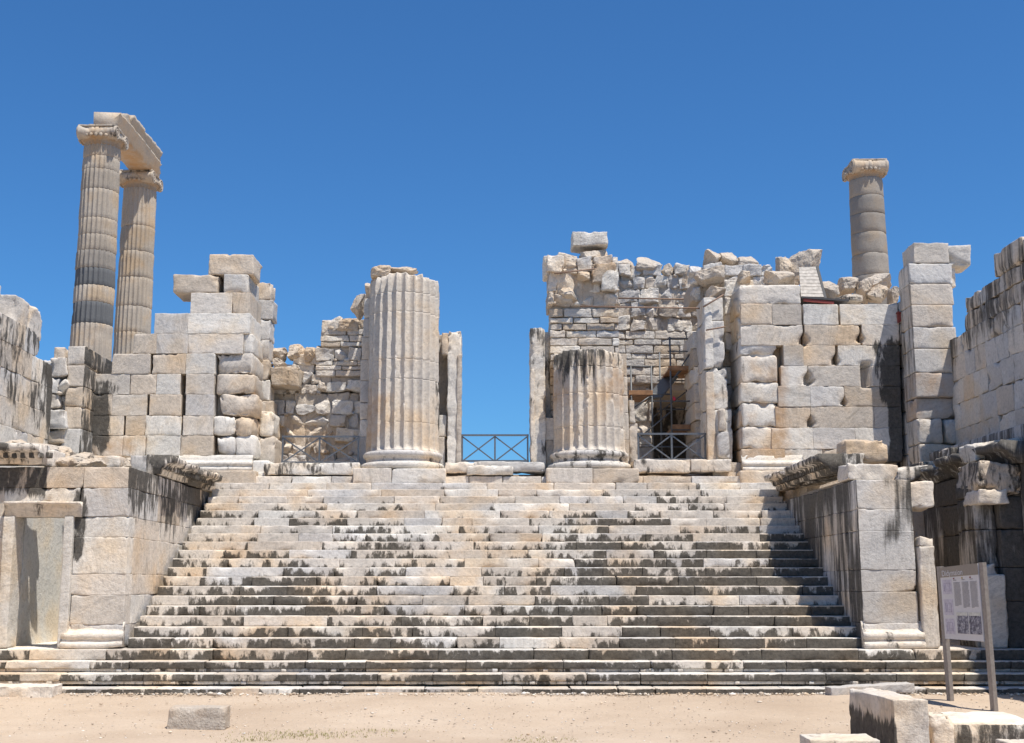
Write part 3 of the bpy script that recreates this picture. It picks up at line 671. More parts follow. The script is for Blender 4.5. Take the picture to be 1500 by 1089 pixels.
XRP = PXx(1341, 560, 31.3)
pl = thing('pilaster', 'tall pilaster of pale blocks with a crumbling top beside the right side wall', 'pilaster', (11.1, 31.3, 4.6))
M = MB(); YP = 31.3
rws = [(386, 416, 1394), (416, 447, 1396), (447, 479, 1395), (479, 511, 1400), (511, 546, 1400), (546, 582, 1402), (582, 613, 1404), (613, 650, 1406), (650, 680, 1410)]
for yt, yb, xr in rws:
    ws = [(1341, xr)] if yt not in (613,) else [(1341, 1380), (1381, xr)]
    for a, b in ws:
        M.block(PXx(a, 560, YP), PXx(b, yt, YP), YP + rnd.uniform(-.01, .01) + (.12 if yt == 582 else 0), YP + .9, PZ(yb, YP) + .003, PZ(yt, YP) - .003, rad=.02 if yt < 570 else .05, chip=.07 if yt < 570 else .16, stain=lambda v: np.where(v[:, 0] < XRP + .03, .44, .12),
                ochre=.46 if yt in (546, 582) else .04)
for yt, yb in zip([430, 462, 495, 530, 562, 596, 630, 660], [462, 495, 530, 562, 596, 630, 660, 690]):
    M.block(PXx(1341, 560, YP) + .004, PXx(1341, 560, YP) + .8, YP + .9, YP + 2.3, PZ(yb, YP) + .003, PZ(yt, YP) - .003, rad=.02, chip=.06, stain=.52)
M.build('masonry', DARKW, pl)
topblock('stone_block', 'smooth squared block on top of the right pilaster', 1338, 1391, 356, 386, YP, .9, chip=.04, rad=.015, stain=lambda v: np.where(v[:, 0] < XRP + .06, .5, .1), mat=DARKW)
topblock('rubble_stone', 'rough grey stone jutting out right of the squared block on the pilaster', 1388, 1425, 358, 392, YP + .1, .8, chip=.25, rad=.04, warp=.09, stain=.22, rough=.03)
topblock('stone_prop', 'narrow upright stone propping the jutting rough stone on the pilaster', 1386, 1401, 391, 421, YP + .3, .4, chip=.06, rad=.03, stain=.2)

sr = thing('side_wall', 'tall shaded side wall with black streaks at the right edge', 'ruined wall', (12.2, 26, 4.9))
M = MB()
topf = interp([(10, 9.9), (27.2, 9.6), (28.4, 9.6), (28.5, 9.05), (29.8, 9.05), (29.9, 8.65), (30.7, 8.65), (30.8, 8.2), (31.3, 8.2)])
side_wall(M, 11.72, -1, 10, 31.4, [4.3, 5.3, 5.9, 6.55, 7.15, 7.75, 8.25, 8.7, 9.08], bl=(.6, 1.3), thick=1.3, stain=lambda v: .24 + .24 * np.clip((v[:, 2] - 7.2) / 1.2, 0, 1), chip=.13, rough=.018, top=topf)
M.block(11.85, 13, 30.2, 33.5, 4.3, 8.05, res=.4, chip=.05, stain=.3); M.build('masonry', DARKW, sr)
M = MB(); M.block(10.55, 13.2, 8, YF - .04, .1, 4.45, res=.4, rough=.03, stain=.4); side_wall(M, 10.4, -1, 8, YF - .02, [-.1, .5, 1.4, 2.1, 3.0, 3.7, 4.5], bl=(1.1, 2.0), thick=.8, stain=zst(1.5, 4, .42, .60)); M.build('podium', DARKW, sr)
M = MB(); M.block(11.66, 12.9, 26.6, 28.1, 9.09, 9.66, rad=.04, chip=.16, stain=.5, res=.1); M.block(11.70, 12.9, 24.8, 26.59, 9.09, 9.58, rad=.04, chip=.16, stain=.5, res=.1); M.block(11.68, 12.9, 19, 24.79, 9.09, 9.64, rad=.04, chip=.16, stain=.5, res=.15); M.build('capstone', DARKW, sr)

# ------------------------------------------------------------------ fluted half columns
YC = 32.86
def lathe_pts(fn, zs, nu):
    th = np.linspace(0, 2 * math.pi, nu, endpoint=False); T, Z = np.meshgrid(th, np.array(zs)); R_ = fn(T, Z)
    return np.stack([R_ * np.cos(T), R_ * np.sin(T), Z], -1).reshape(-1, 3)
def flute(T, n=24, depth=.14, sharp=.66): return depth * np.abs(np.sin(T * n / 2)) ** sharp
def torus(M, c, r, h, z, stain, ero=.02, seedo=0., chip=.06):
    zs = z + h * (.5 - .5 * np.cos(np.linspace(0, math.pi, 11))); zs = np.unique(np.round(zs, 5))
    def fn(T, Z):
        u = (Z - z) / h * 2 - 1; b = np.sqrt(np.clip(1 - u ** 2, 0, 1))
        n = fbm(np.stack([np.cos(T) * 3 + seedo, np.sin(T) * 3, Z * 3], -1).reshape(-1, 3), 3).reshape(T.shape)
        return r - h * .5 + h * .5 * b - chip * np.clip(n - .2, 0, 1) + ero * n * .3
    M.surf(lathe_pts(fn, zs, 120) + np.array([c[0], c[1], 0]), 120, len(zs), stain=stain)
def half_column(label, cx, ytop, joints, seed, dark, strength):
    t = thing('half_column', label, 'column', (cx, YC, 4.6), None)
    ztop = PZ(ytop, YC - .95)
    zp = PZ(686, 31.75)
    M = MB(); w_ = 1.19
    M.block(cx - w_, cx - .1 * seed % .3, 31.74, 34.2, 4.59, zp, rad=.015, chip=.07, res=.08, stain=.22)
    M.block(cx - .1 * seed % .3 + .008, cx + w_, 31.73, 34.2, 4.59, zp - .01, rad=.015, chip=.14 if seed > 5 else .07, res=.08, stain=.2)
    M.build('pedestal', ASHLAR, t)
    M = MB(); c = (cx, YC)
    torus(M, c, 1.12, .20, zp, .36, seedo=seed); zs = zp + .19
    def sc_(T, Z): return 1.0 + 0 * T - .04 * np.sin(np.clip((Z - zs) / .14, 0, 1) * math.pi)
    zz = np.linspace(zs - .02, zs + .15, 7); M.surf(lathe_pts(sc_, zz, 100) + np.array([cx, YC, 0]), 100, 7, stain=.40)
    torus(M, c, 1.055, .17, zs + .13, .40 if seed > 5 else .34, seedo=seed + 9)
    M.build('base', ASHLAR, t)
    zb = zs + .29
    M = MB(); nu = 24 * 22
    zl = list(np.linspace(zb, ztop, int((ztop - zb) / .035)))
    for j in joints:
        zj = zb + (ztop - zb) * j; zl += [zj - .012, zj - .004, zj + .004, zj + .012]
    zl = np.array(sorted(zl))
    def fn(T, Z):
        f = (Z - zb) / (ztop - zb); R0 = .985 - .035 * f * (ztop - zb) / 5
        sh = np.stack([np.cos(T) * 2.2 + seed, np.sin(T) * 2.2, Z * .9], -1).reshape(-1, 3)
        n = fbm(sh, 4).reshape(T.shape); n2 = fbm(sh * np.array([5, 5, 6.]) + 31, 3).reshape(T.shape)
        n3 = fbm(sh * np.array([1.2, 1.2, .6]) + 71, 2).reshape(T.shape)
        r = R0 - flute(T + seed)
        wear = .003 + .035 * np.clip(n2 - .05, 0, 1) + strength * np.clip(n3 * 1.6 + .05, 0, 1) * (.05 + .07 * np.clip(n2, -.4, 1))
        r = np.minimum(r, R0 - wear - .012 * n2 * np.clip(n3 + .3, 0, 1))
        big = np.clip((n - .42) * 3, 0, 1); r = r - .06 * big * strength
        low = np.clip((zb + .16 - Z) / .16, 0, 1); r = r + .14 * low ** 2 * (np.abs(np.sin((T + seed) * 12)) ** .66)
        for j in joints:
            zj = zb + (ztop - zb) * j; r = r - .016 * np.clip(1 - np.abs(Z - zj) / .012, 0, 1) - .02 * np.clip(1 - np.abs(Z - zj) / .05, 0, 1) * np.clip(n2, 0, 1)
        rim = np.clip((Z - ztop + .12) / .12, 0, 1); r = r - rim * (.05 * np.clip(n2 + .3, 0, 1) + .02)
        return r
    pts = lathe_pts(fn, zl, nu) + np.array([cx, YC, 0])
    # ragged top rim
    top = fbm(np.stack([np.cos(np.linspace(0, 6.2832, nu, endpoint=False)) * 3 + seed, np.sin(np.linspace(0, 6.2832, nu, endpoint=False)) * 3, np.zeros(nu)], 1), 3)
    k = np.clip((pts[:, 2] - ztop + .5) / .5, 0, 1); pts[:, 2] -= np.tile(.10 * np.clip(top + .2, 0, 1), len(zl)) * k
    M.surf(pts, nu, len(zl), stain=lambda v: dark(v, cx, zb, ztop), ochre=lambda v: ochre_(v, cx, zb, ztop))
    M.build('shaft', SHAFT, t)
    return t, zb, ztop, zp
def ochre_(v, cx, zb, ztop):
    f = (v[:, 2] - zb) / (ztop - zb); l = np.clip((cx - .2 - v[:, 0]) / .5, 0, 1)
    return .16 + (.40 * l * np.exp(-((f - .22) / .25) ** 2) if ztop > 8.5 else .42 * np.clip(np.abs(v[:, 0] - cx) / .7 - .2, 0, 1) * np.exp(-((f - .62) / .24) ** 2))
d1 = lambda v, cx, zb, zt: .20 + .14 * np.clip((v[:, 0] - cx - .4) / .5, 0, 1)
d2 = lambda v, cx, zb, zt: .16 + .30 * np.clip((v[:, 2] - zb) / (zt - zb) * 1.6 - .55, 0, 1) + .12 * np.clip((cx - v[:, 0]) / .8, 0, 1) * np.clip((v[:, 2] - zb) / (zt - zb) - .3, 0, 1)
CXL, CXR = PXx(590, 660, YC), PXx(863, 660, YC)
hc1, zb1, zt1, zp1 = half_column('taller fluted half column, the left of the two flanking the central gap', CXL, 398, [.16, .40, .51, .78, .89], 2.0, d1, .34)
hc2, zb2, zt2, zp2 = half_column('short fluted half column with a dark weathered upper shaft right of the central gap', CXR, 510, [.24, .57, .83], 9.0, d2, .62)
# wall strips the half columns are bonded to
def strip(parent, rows, Y, depth, stain=.15, ochre=.08, chip=.05):
    M = MB()
    for yt, yb, xa, xb in rows:
        M.block(PXx(xa, (yt + yb) / 2, Y), PXx(xb, (yt + yb) / 2, Y), Y, Y + depth, PZ(yb, Y) + .003, PZ(yt, Y) - .003, rad=.012, chip=chip, res=.08, stain=stain, ochre=ochre)
    return M.build('wall_strip', ASHLAR, parent)
strip(hc1, [(437, 466, 533, 600), (466, 494, 532, 600), (494, 527, 530, 600), (527, 558, 528, 600), (558, 590, 527, 600), (590, 615, 527, 600), (615, 640, 527, 600), (640, 684, 526, 652),
            (608, 640, 600, 654), (418, 437, 541, 600)], YC + .25, 1.3)
strip(hc2, [(518, 552, 860, 918), (552, 580, 860, 919), (580, 605, 860, 920), (605, 645, 860, 921), (645, 686, 800, 922), (612, 645, 798, 860), (518, 612, 812, 860)], YC + .25, 1.3)
g_c = 'loose stones around the top of the tall half column'
toprock('rubble_stone', 'rounded pale stone at the left of the tall half column top', 542, 573, 387, 407, YC - .5, .8, boxy=3.2, group=g_c, seed=1)
toprock('rubble_stone', 'dark grey pitted stone on top of the tall half column', 572, 609, 385, 400, YC - .6, .8, boxy=5, rough=.16, stain=.38, group=g_c)
toprock('rubble_stone', 'pale wedge stone at the left shoulder of the tall half column', 534, 551, 409, 438, YC + .2, .7, boxy=4, group=g_c)
toprock('rubble_stone', 'small upright grey stone standing on the brick courses left of the tall half column', 512, 534, 429, 467, YC + .9, .6, boxy=6, rough=.12, stain=.3, group=g_c)

# ------------------------------------------------------------------ door jambs
YJ = 33.0
def jstack(label, segs, Y, depth, stain=.22, ochre=.12, fascia=None, mat=None):
    M = MB()
    for xa, xb, yt, yb, kw in segs:
        k = dict(rad=.015, chip=.13, rough=.02, res=.05, warp=.015, freq=2.2); k.update(kw); ym = (yt + yb) / 2
        M.block(PXx(xa, ym, Y), PXx(xb, ym, Y), Y, Y + depth, PZ(yb, Y) + .002, PZ(yt, Y) - .002, stain=stain, ochre=ochre, **k)
    if fascia:
        for xa, xb, yt, yb in fascia: M.block(PXx(xa, (yt + yb) / 2, Y), PXx(xb, (yt + yb) / 2, Y), Y - .045, Y + .1, PZ(yb, Y), PZ(yt, Y), rad=.012, chip=.10, rough=.012, res=.05, stain=stain, ochre=ochre)
    return tag(M.build('door_jamb', mat or ASHLAR), label, 'door jamb')
jstack('pale upright jamb with a rounded top right of the tall half column', [(655.5, 675, 485, 684, dict(chip=.26, freq=1.3, warp=.03)), (647, 656.5, 487, 520, dict(chip=.2, rad=.03, warp=.05))], YJ, .9, ochre=.14, fascia=[(669, 676, 520, 684)])
jstack('recessed dark jamb stone in the slot right of the tall half column', [(640, 658, 490, 690, {})], YJ + .75, .45, stain=.3)
jstack('black streaked upright jamb left of the short half column', [(777, 799, 480, 692, dict(chip=.2, freq=1.4, warp=.03))], YJ, .9, stain=.42, ochre=.05, fascia=[(777, 783, 540, 690)])
jstack('recessed dark jamb stone in the slot left of the short half column', [(797, 812, 486, 690, {})], YJ + .75, .45, stain=.4)
jstack('low smooth jamb right of the short half column beside the scaffold', [(922, 935, 620, 692, {}), (922, 930, 586, 620, dict(chip=.2))], YJ + .3, .8, ochre=.15)
jstack('tall weathered jamb of stacked drums left of the pale ashlar wall', [(1036, 1073, 600, 684, dict(chip=.2, warp=.03)), (1034, 1066, 540, 600, dict(chip=.22, warp=.03)), (1031, 1061, 470, 540, dict(chip=.2, warp=.02)), (1031, 1059, 436, 470, {})], YW + .4, 1.2, stain=.30, ochre=.26,
       fascia=[(1035, 1047, 545, 680), (1032, 1044, 440, 540)])
jstack('pale bulging stone spall leaning at the foot of the tall weathered jamb', [(1051, 1069, 632, 672, dict(chip=.2, rad=.05)), (1053, 1064, 598, 632, dict(chip=.25, rad=.06, warp=.08))], YW + .2, .3, stain=.15)
jstack('rough lower jamb at the right end of the left ashlar wall', [(374, 403, 640, 694, dict(chip=.25, rad=.05, warp=.06)), (378, 400, 602, 640, dict(chip=.28, rad=.08, warp=.08))], YW + .9, 1.2, ochre=.16, stain=.14)

# ------------------------------------------------------------------ threshold blocks
for xa, xb, yt, yb, lb, s_ in [(386, 526, 678, 696, 'long dark lichen covered threshold block left of the tall half column', .44), (652, 695, 677, 693, 'tan threshold block right of the tall half column pedestal', .2), (684, 752, 682, 696, 'low worn front block in the middle of the threshold', .28),
                               (694, 798, 676, 691, 'threshold block with black edges left of the short half column pedestal', .34), (928, 1012, 673, 693, 'speckled black and tan threshold block right of the short half column', .42), (1012, 1072, 673, 691, 'shorter dark threshold block at the foot of the tall weathered jamb', .42)]:
    topblock('threshold_block', lb, xa, xb, yt, yb, 32.12 if yt < 680 else 31.98, .8, chip=.10, rad=.03, stain=s_, group='threshold blocks at the head of the stairs')

# ------------------------------------------------------------------ rubble walls
r1 = thing('rubble_wall', 'low rubble wall with brick courses filling the gap left of the tall half column', 'rubble wall', (-4.5, 34.5, 4.6))
YR = 34.6
M = MB(); Mm = MB(); t_ = interp([(PXx(395, 510, YR), PZ(560, YR)), (PXx(420, 510, YR), PZ(524, YR)), (PXx(464, 510, YR), PZ(520, YR)), (PXx(466, 510, YR), PZ(500, YR)), (PXx(560, 510, YR), PZ(500, YR))])
rubble(M, PXx(380, 600, YR), PXx(560, 600, YR), YR, 4.5, lambda x: min(t_(x), PZ(575, YR)), sx=(.25, .7), sz=(.22, .42), Mm=Mm, ochre=.16, stain=.08, mortar=True)
rubble(M, PXx(466, 560, YR), PXx(560, 560, YR), YR, PZ(573, YR), lambda x: PZ(551, YR), sx=(.3, .6), sz=(.3, .4), Mm=Mm, stain=.12)
rubble(M, PXx(462, 540, YR), PXx(560, 540, YR), YR, PZ(552, YR), lambda x: PZ(529, YR), sx=(.5, 1.0), sz=(.12, .2), brick=True, Mm=Mm, ochre=.1)
rubble(M, PXx(464, 540, YR), PXx(560, 540, YR), YR, PZ(529, YR), lambda x: PZ(508, YR), sx=(.3, .55), sz=(.36, .38), Mm=Mm)
rubble(M, PXx(468, 540, YR), PXx(560, 540, YR), YR, PZ(508, YR), lambda x: PZ(484, YR), sx=(.5, 1.0), sz=(.13, .2), brick=True, Mm=Mm, ochre=.1)
rubble(M, PXx(470, 540, YR), PXx(560, 540, YR), YR, PZ(485, YR), lambda x: PZ(466, YR), sx=(.4, .7), sz=(.3, .36), Mm=Mm, mcut=.2)
rubble(M, PXx(392, 540, YR), PXx(470, 540, YR), YR + .1, PZ(577, YR), t_, sx=(.3, .6), sz=(.25, .45), Mm=Mm, ochre=.06, mcut=.2)
M.build('stonework', RUBBLE, r1, smooth=False); Mm.build('mortar', MORTAR, r1)
g_q = 'loose stones on top of the low rubble wall'
for xa, xb, yt, yb, Y, lb in [(393, 420, 508, 526, 34.4, 'pale rounded stone at the left end of the low rubble wall top'), (421, 448, 502, 527, 34.5, 'angular leaning stone on the low rubble wall'), (446, 466, 508, 530, 34.5, 'small tan stone beside the brick courses on the low rubble wall'),
                              (396, 438, 538, 566, 33.9, 'boxy grey stone sticking out of the low rubble wall'), (398, 416, 524, 540, 34.2, 'small grey stone above the boxy grey stone'), (470, 498, 467, 486, 34.5, 'cream stone at the top left corner of the brick courses'), (494, 523, 465, 484, 34.5, 'wide cream stone on top of the brick courses')]:
    if 'boxy grey stone sticking' in lb: topblock('rubble_stone', lb, xa, xb, yt, yb, Y, .8, chip=.16, rad=.03, warp=.06, rough=.03, stain=.3, mat=RUBBLE, group=g_q, cat='stone')
    else: toprock('rubble_stone', lb, xa, xb, yt, yb, Y, .7, boxy=4.5, rough=.14, group=g_q, stain=.2 if 'grey' in lb else .05)

r2 = thing('rubble_wall', 'high core wall of brick courses and boulders rising behind the short half column', 'rubble wall', (2.7, 33.9, 4.6))
M = MB(); Mm = MB(); YB = 33.5
bx0, bx1 = PXx(805, 480, YB), PXx(907, 480, YB)
rubble(M, bx0, bx1, YB, PZ(690, YB), lambda x: PZ(447, YB), sx=(.5, 1.05), sz=(.17, .27), brick=True, Mm=Mm, depth=1.4, ochre=.14)
t2 = interp([(PXx(798, 400, YB), PZ(385, YB)), (PXx(812, 400, YB), PZ(378, YB)), (PXx(830, 400, YB), PZ(368, YB)), (PXx(890, 400, YB), PZ(374, YB)), (PXx(905, 400, YB), PZ(384, YB))])
rubble(M, PXx(801, 420, YB), PXx(904, 420, YB), YB - .05, PZ(448, YB), t2, sx=(.35, .8), sz=(.32, .55), Mm=Mm, mcut=.2, depth=1.4, ybulge=.12, stain=.04)
M.build('stonework', RUBBLE, r2, smooth=False); Mm.build('mortar', MORTAR, r2)
g_b = 'loose boulders on the high core wall'
for xa, xb, yt, yb, Y, lb, b_ in [(838, 890, 339, 359, 33.7, 'long squared block topmost on the high core wall', 8), (844, 892, 357, 390, 33.5, 'big pitted grey block under the topmost block', 5), (812, 846, 362, 392, 33.4, 'slanted pale block left of the pitted grey block', 5),
                                  (797, 815, 374, 402, 33.5, 'thin upright pale stone at the left end of the high core wall', 6), (868, 902, 386, 414, 33.3, 'squared brown stained stone on the right of the high core wall', 6), (843, 865, 390, 412, 33.2, 'round pale boulder in the middle of the high core wall', 2.6),
                                  (817, 851, 414, 442, 33.2, 'large smooth boulder above the brick courses', 3.5), (884, 903, 373, 396, 33.8, 'small block at the right shoulder of the high core wall', 5)]:
    if b_ >= 6: topblock('boulder', lb, xa, xb, yt, yb, Y, .9, chip=.16, rad=.02, warp=.05, rough=.03, stain=.3 if 'long' in lb else .1, ochre=.4 if 'brown' in lb else .05, mat=RUBBLE, group=g_b, cat='stone')
    else: toprock('boulder', lb, xa, xb, yt, yb, Y, .9, boxy=b_, rough=.09, group=g_b, stain=.15 if 'grey' in lb or 'topmost on' in lb else .03, ochre=.3 if 'brown' in lb else .05)

r3 = thing('rubble_wall', 'wide rubble wall in half shade behind the scaffold', 'rubble wall', (5.2, 36.8, 4.6))
M = MB(); Mm = MB(); YD = 36.6
x0, x1 = PXx(893, 450, YD), PXx(1062, 450, YD)
t3 = interp([(x0, PZ(378, YD)), (PXx(971, 400, YD), PZ(378, YD)), (PXx(973, 400, YD), PZ(393, YD)), (PXx(1020, 400, YD), PZ(394, YD)), (x1, PZ(398, YD))])
rubble(M, x0, x1, YD, PZ(486, YD), t3, sx=(.3, .75), sz=(.36, .52), Mm=Mm, mcut=.2, stain=.12, depth=1.0)
rubble(M, x0, PXx(1062, 520, YD), YD, PZ(562, YD), lambda x: PZ(484, YD), sx=(.4, 1.1), sz=(.16, .28), brick=True, Mm=Mm, ochre=.1, depth=1.0)
x2 = PXx(956, 600, YD)
Mm.block(x2, x1 + .6, YD + .1, YD + .9, PZ(572, YD), PZ(556, YD), rad=.02, chip=.04, res=.15)
Mm.block(x0 - .2, x1 + .9, YD + .9, YD + 4.5, PZ(566, YD), PZ(556, YD), rad=.02, chip=0, res=.4); Mm.block(x0 - .2, x1 + .9, YD + 4.5, YD + 5, 4.5, PZ(556, YD), chip=0, res=.4, stain=.55); Mm.block(x1 + .4, x1 + .9, YD + .9, YD + 4.5, 4.5, PZ(566, YD) - .01, chip=0, res=.4)  # roof and walls added to keep the recess dark; back wall stained as its shade
rubble(M, x0, x2, YD + .1, 4.4, lambda x: PZ(560, YD), sx=(.4, .9), sz=(.3, .6), Mm=Mm, stain=.14, depth=1.0)
M.build('stonework', RUBBLE, r3, smooth=False); Mm.build('mortar', MORTAR, r3)  # mortar mesh also holds the added chamber behind the opening
g_d = 'boulders capping the wide rubble wall'
for xa, xb, yt, yb, lb, b_ in [(901, 931, 375, 395, 'squarish grey capstone at the left end of the wide rubble wall', 6), (930, 973, 373, 396, 'long domed capstone on the wide rubble wall', 4), (988, 1020, 392, 418, 'squared capstone on the right half of the wide rubble wall', 7)]:
    toprock('boulder', lb, xa, xb, yt, yb, YD - .1, .9, boxy=b_, rough=.08, group=g_d, stain=.15)

r4 = thing('rubble_wall', 'rubble core showing between the tall weathered jamb and the pale ashlar wall', 'rubble wall', (7.3, 34.2, 4.6))
M = MB(); Mm = MB(); YE = 33.7
x0, x1 = PXx(1012, 420, YE), PXx(1178, 420, YE)
t4 = interp([(x0, PZ(405, YE)), (PXx(1030, 400, YE), PZ(380, YE)), (PXx(1088, 400, YE), PZ(380, YE)), (PXx(1122, 400, YE), PZ(388, YE)), (PXx(1128, 400, YE), PZ(408, YE)), (x1, PZ(412, YE))])
rubble(M, x0, x1, YE, PZ(440, YE), t4, sx=(.3, .6), sz=(.25, .45), Mm=Mm, mcut=.2, depth=1.6, ochre=.08)
for i in range(9):
    za = 4.5 + i * .5
    M.block(x0 + .02, PXx(1098, 500, YE), YE + .02, YE + 1.8, za, za + .49, rad=.03, chip=.15, stain=.2, ochre=.22, res=.12, rough=.02)
for i in range(4): M.block(PXx(1058, 430, YE), PXx(1102, 430, YE), YE - .3 + .03 * (i % 2), YE + 1.2, 8.4 + i * .5, 8.89 + i * .5, rad=.03, chip=.15, stain=.2, ochre=.2, res=.12, rough=.02)
M.build('stonework', RUBBLE, r4, smooth=False); Mm.build('mortar', MORTAR, r4)
g_e = 'loose boulders above the right ashlar wall'
for xa, xb, yt, yb, Y, lb, b_ in [(1022, 1063, 385, 416, 33.0, 'smooth pale block tilted over the top of the tall weathered jamb', 6), (1030, 1062, 364, 388, 33.8, 'pitted squared stone above the tilted pale block', 6), (1056, 1084, 364, 392, 34.0, 'pitted rounded stone right of the pitted squared stone', 3.5), (1080, 1120, 371, 396, 33.8, 'wide dark pitted stone on the rubble core', 5),
                                  (1034, 1064, 413, 440, 32.6, 'plain squared stone capping the tall weathered jamb', 8), (1084, 1108, 392, 414, 33.0, 'small cream stone on the rubble core', 4), (1125, 1173, 389, 419, 32.7, 'smooth rounded cream boulder at the left end of the pale ashlar wall top', 4.5), (1138, 1166, 369, 410, 34.6, 'small grey pointed stone behind the rounded cream boulder', 5),
                                  (1160, 1212, 364, 414, 34.4, 'big grey boulder behind the weathered board', 3.5), (1205, 1232, 409, 442, 33.4, 'crumbling pale stone right of the weathered board', 4), (1230, 1262, 405, 428, 33.6, 'white angular stone left of the far column foot', 4), (1231, 1266, 426, 442, 33.0, 'black stained low stone on the pale ashlar wall', 4),
                                  (1258, 1283, 405, 442, 33.4, 'tilted grey stone left of the round boulder under the far column', 5), (1272, 1312, 398, 420, 33.8, 'flat wide stone balanced below the far column', 4.5), (1274, 1308, 413, 443, 33.1, 'round black streaked boulder below the far column', 2.8), (1306, 1322, 418, 448, 33.3, 'black narrow stone at the right end of the pale ashlar wall', 5),
                                  (1218, 1240, 433, 443, 32.7, 'small flat cream stone on the pale ashlar wall', 4), (1304, 1321, 438, 456, 32.4, 'pale lump at the right corner of the pale ashlar wall', 4)]:
    toprock('boulder', lb, xa, xb, yt, yb, Y, .8, boxy=b_, rough=.10, group=g_e, stain=.45 if 'black' in lb else (.2 if 'grey' in lb else .05), ochre=.05)

# ------------------------------------------------------------------ far columns
def capital(t, cx, cy, z, r, stain=.15, wide=.90):
    """worn ionic capital: fluted neck, egg moulding, bolsters lying along x with spiral ends, thin abacus"""
    M = MB(); nu = 24 * 6; zs = np.linspace(0, .36, 12)
    def fn(T, Z):
        f = (Z - z) / .36; return r * (.97 + .24 * np.clip((f - .45) / .55, 0, 1) ** 1.5) - .05 * np.abs(np.sin(T * 12)) * np.clip(1.1 - f, 0, 1)
    M.surf(lathe_pts(fn, z + zs, nu) + np.array([cx, cy, 0]), nu, 12, stain=.2, ochre=.5)
    for i in range(28):
        a = 6.2832 * i / 28; M.rock((cx + r * 1.2 * math.cos(a), cy + r * 1.2 * math.sin(a), z + .36), (.17, .17, .2), pw=2.2, cuts=2, lvl=2, stain=.3, ochre=.3)
    L = r * 1.16 * wide
    for s_ in (-1, 1):
        n = 44; pts = []; h0 = rnd.uniform(0, 99)
        for i in range(n):
            x = -L + 2 * L * i / (n - 1); u = abs(x) / L
            rr = .285 + .055 * u ** 2 + (.03 if u < .10 else 0) - (.02 if .10 <= u < .16 else 0) + (.025 if .9 < u < .97 else 0)
            for j in range(24):
                a = 2 * math.pi * j / 24; pts.append((cx + x, cy + s_ * r * .84 + rr * math.cos(a), z + .55 + rr * math.sin(a)))
        p = np.array(pts); nz = fbm(p * 1.8 + h0, 4); c = p.copy(); c[:, 1] = cy + s_ * r * .84; c[:, 2] = z + .55
        p += (p - c) * (np.minimum(.25 * nz, .06) - .6 * np.clip(nz - .35, 0, .6))[:, None]
        M.surf(p, 24, n, stain=.34)
        for e in (-1, 1):                                   # spiral volutes on the end faces
            M.surf(np.array([(cx + e * (L + .005 + .035 * (math.sin(q * 16) > 0)), cy + s_ * r * .84 +   .33 * q * math.cos(a), z + .55 + .33 * q * math.sin(a)) for q in np.linspace(1, .05, 16) for a in np.linspace(0, 6.2832, 20, endpoint=False)]), 20, 16, stain=.35)
    M.block(cx - r * 1.0, cx + r * 1.0, cy - r * .95, cy + r * .95, z + .40, z + .80, rad=.04, chip=.16, warp=.02, stain=.3)
    M.block(cx - r * 1.16 * wide, cx + r * 1.16 * wide, cy - r * 1.1, cy + r * 1.1, z + .78, z + .90, rad=.03, chip=.30, rough=.03, stain=.42, warp=.05)
    return M.build('capital', FAR, t)
def tall_column(label, cx, cy, z0, z1, r0, r1, fluted, bands, joints, seed):
    t = thing('column', label, 'column', (cx, cy, z0))
    M = MB(); torus(M, (cx, cy), r0 * 1.35, .4, z0, .2); torus(M, (cx, cy), r0 * 1.2, .35, z0 + .38, .2); M.block(cx - r0 * 1.5, cx + r0 * 1.5, cy - r0 * 1.5, cy + r0 * 1.5, z0 - .4, z0 + .01)
    M.build('base', FAR, t)
    M = MB(); zz = [z0 + .7] + [z0 + .7 + (z1 - z0 - .7) * j for j in joints] + [z1]; nu = 24 * 10 if fluted else 72
    for za, zb in zip(zz[:-1], zz[1:]):
        n = max(4, int((zb - za) / .16)); zl = np.concatenate([[za, za + .015], np.linspace(za + .05, zb - .05, n), [zb - .015, zb]])
        jx = rnd.uniform(-.012, .012); s2 = rnd.uniform(0, 90)
        def fn(T, Z):
            f = (Z - z0) / (z1 - z0); R0 = r0 + (r1 - r0) * f ** 1.15
            n_ = fbm(np.stack([np.cos(T) * 2 + s2, np.sin(T) * 2, Z * 1.4], -1).reshape(-1, 3), 4).reshape(T.shape)
            if fluted: r = np.minimum(R0 - flute(T, 24, .10, .8), R0 - .045 * np.clip(n_ + .25, 0, 1)) - .06 * np.clip(n_ - .35, 0, 1)
            else: r = R0 - .04 * np.clip(n_, -.2, 1)
            e = np.minimum(np.clip((Z - za) / .05, 0, 1), np.clip((zb - Z) / .05, 0, 1)); return r - .025 * (1 - e)
        fz = ((za + zb) / 2 - z0) / (z1 - z0); dk = bands(fz)
        M.surf(lathe_pts(fn, zl, nu) + np.array([cx + jx, cy, 0]), nu, len(zl), stain=.12, ochre=dk)
    M.build('shaft', FAR, t)
    return t
ZC0 = 4.7
Yc1, Yc2 = 57., 63.5
c1 = P(150, 217, Yc1); c2 = P(205, 281, Yc2); c2.z = c1.z = (c1.z + c2.z) / 2
_f = lambda y: (PZ(y, Yc1) - ZC0 - .7) / (c1.z - ZC0 - .7)
J1 = [.05] + [_f(y) for y in (478, 447, 423, 398, 372, 349, 325, 283, 254, 235)]
def bands1(f):
    f = ((f * (c1.z - ZC0)) - .7) / (c1.z - ZC0 - .7)
    for a, b, k in ((478, 447, -1.), (423, 398, -1.), (398, 372, -.55), (283, 254, -.3)):
        if _f(a) < f < _f(b): return k
    return .12
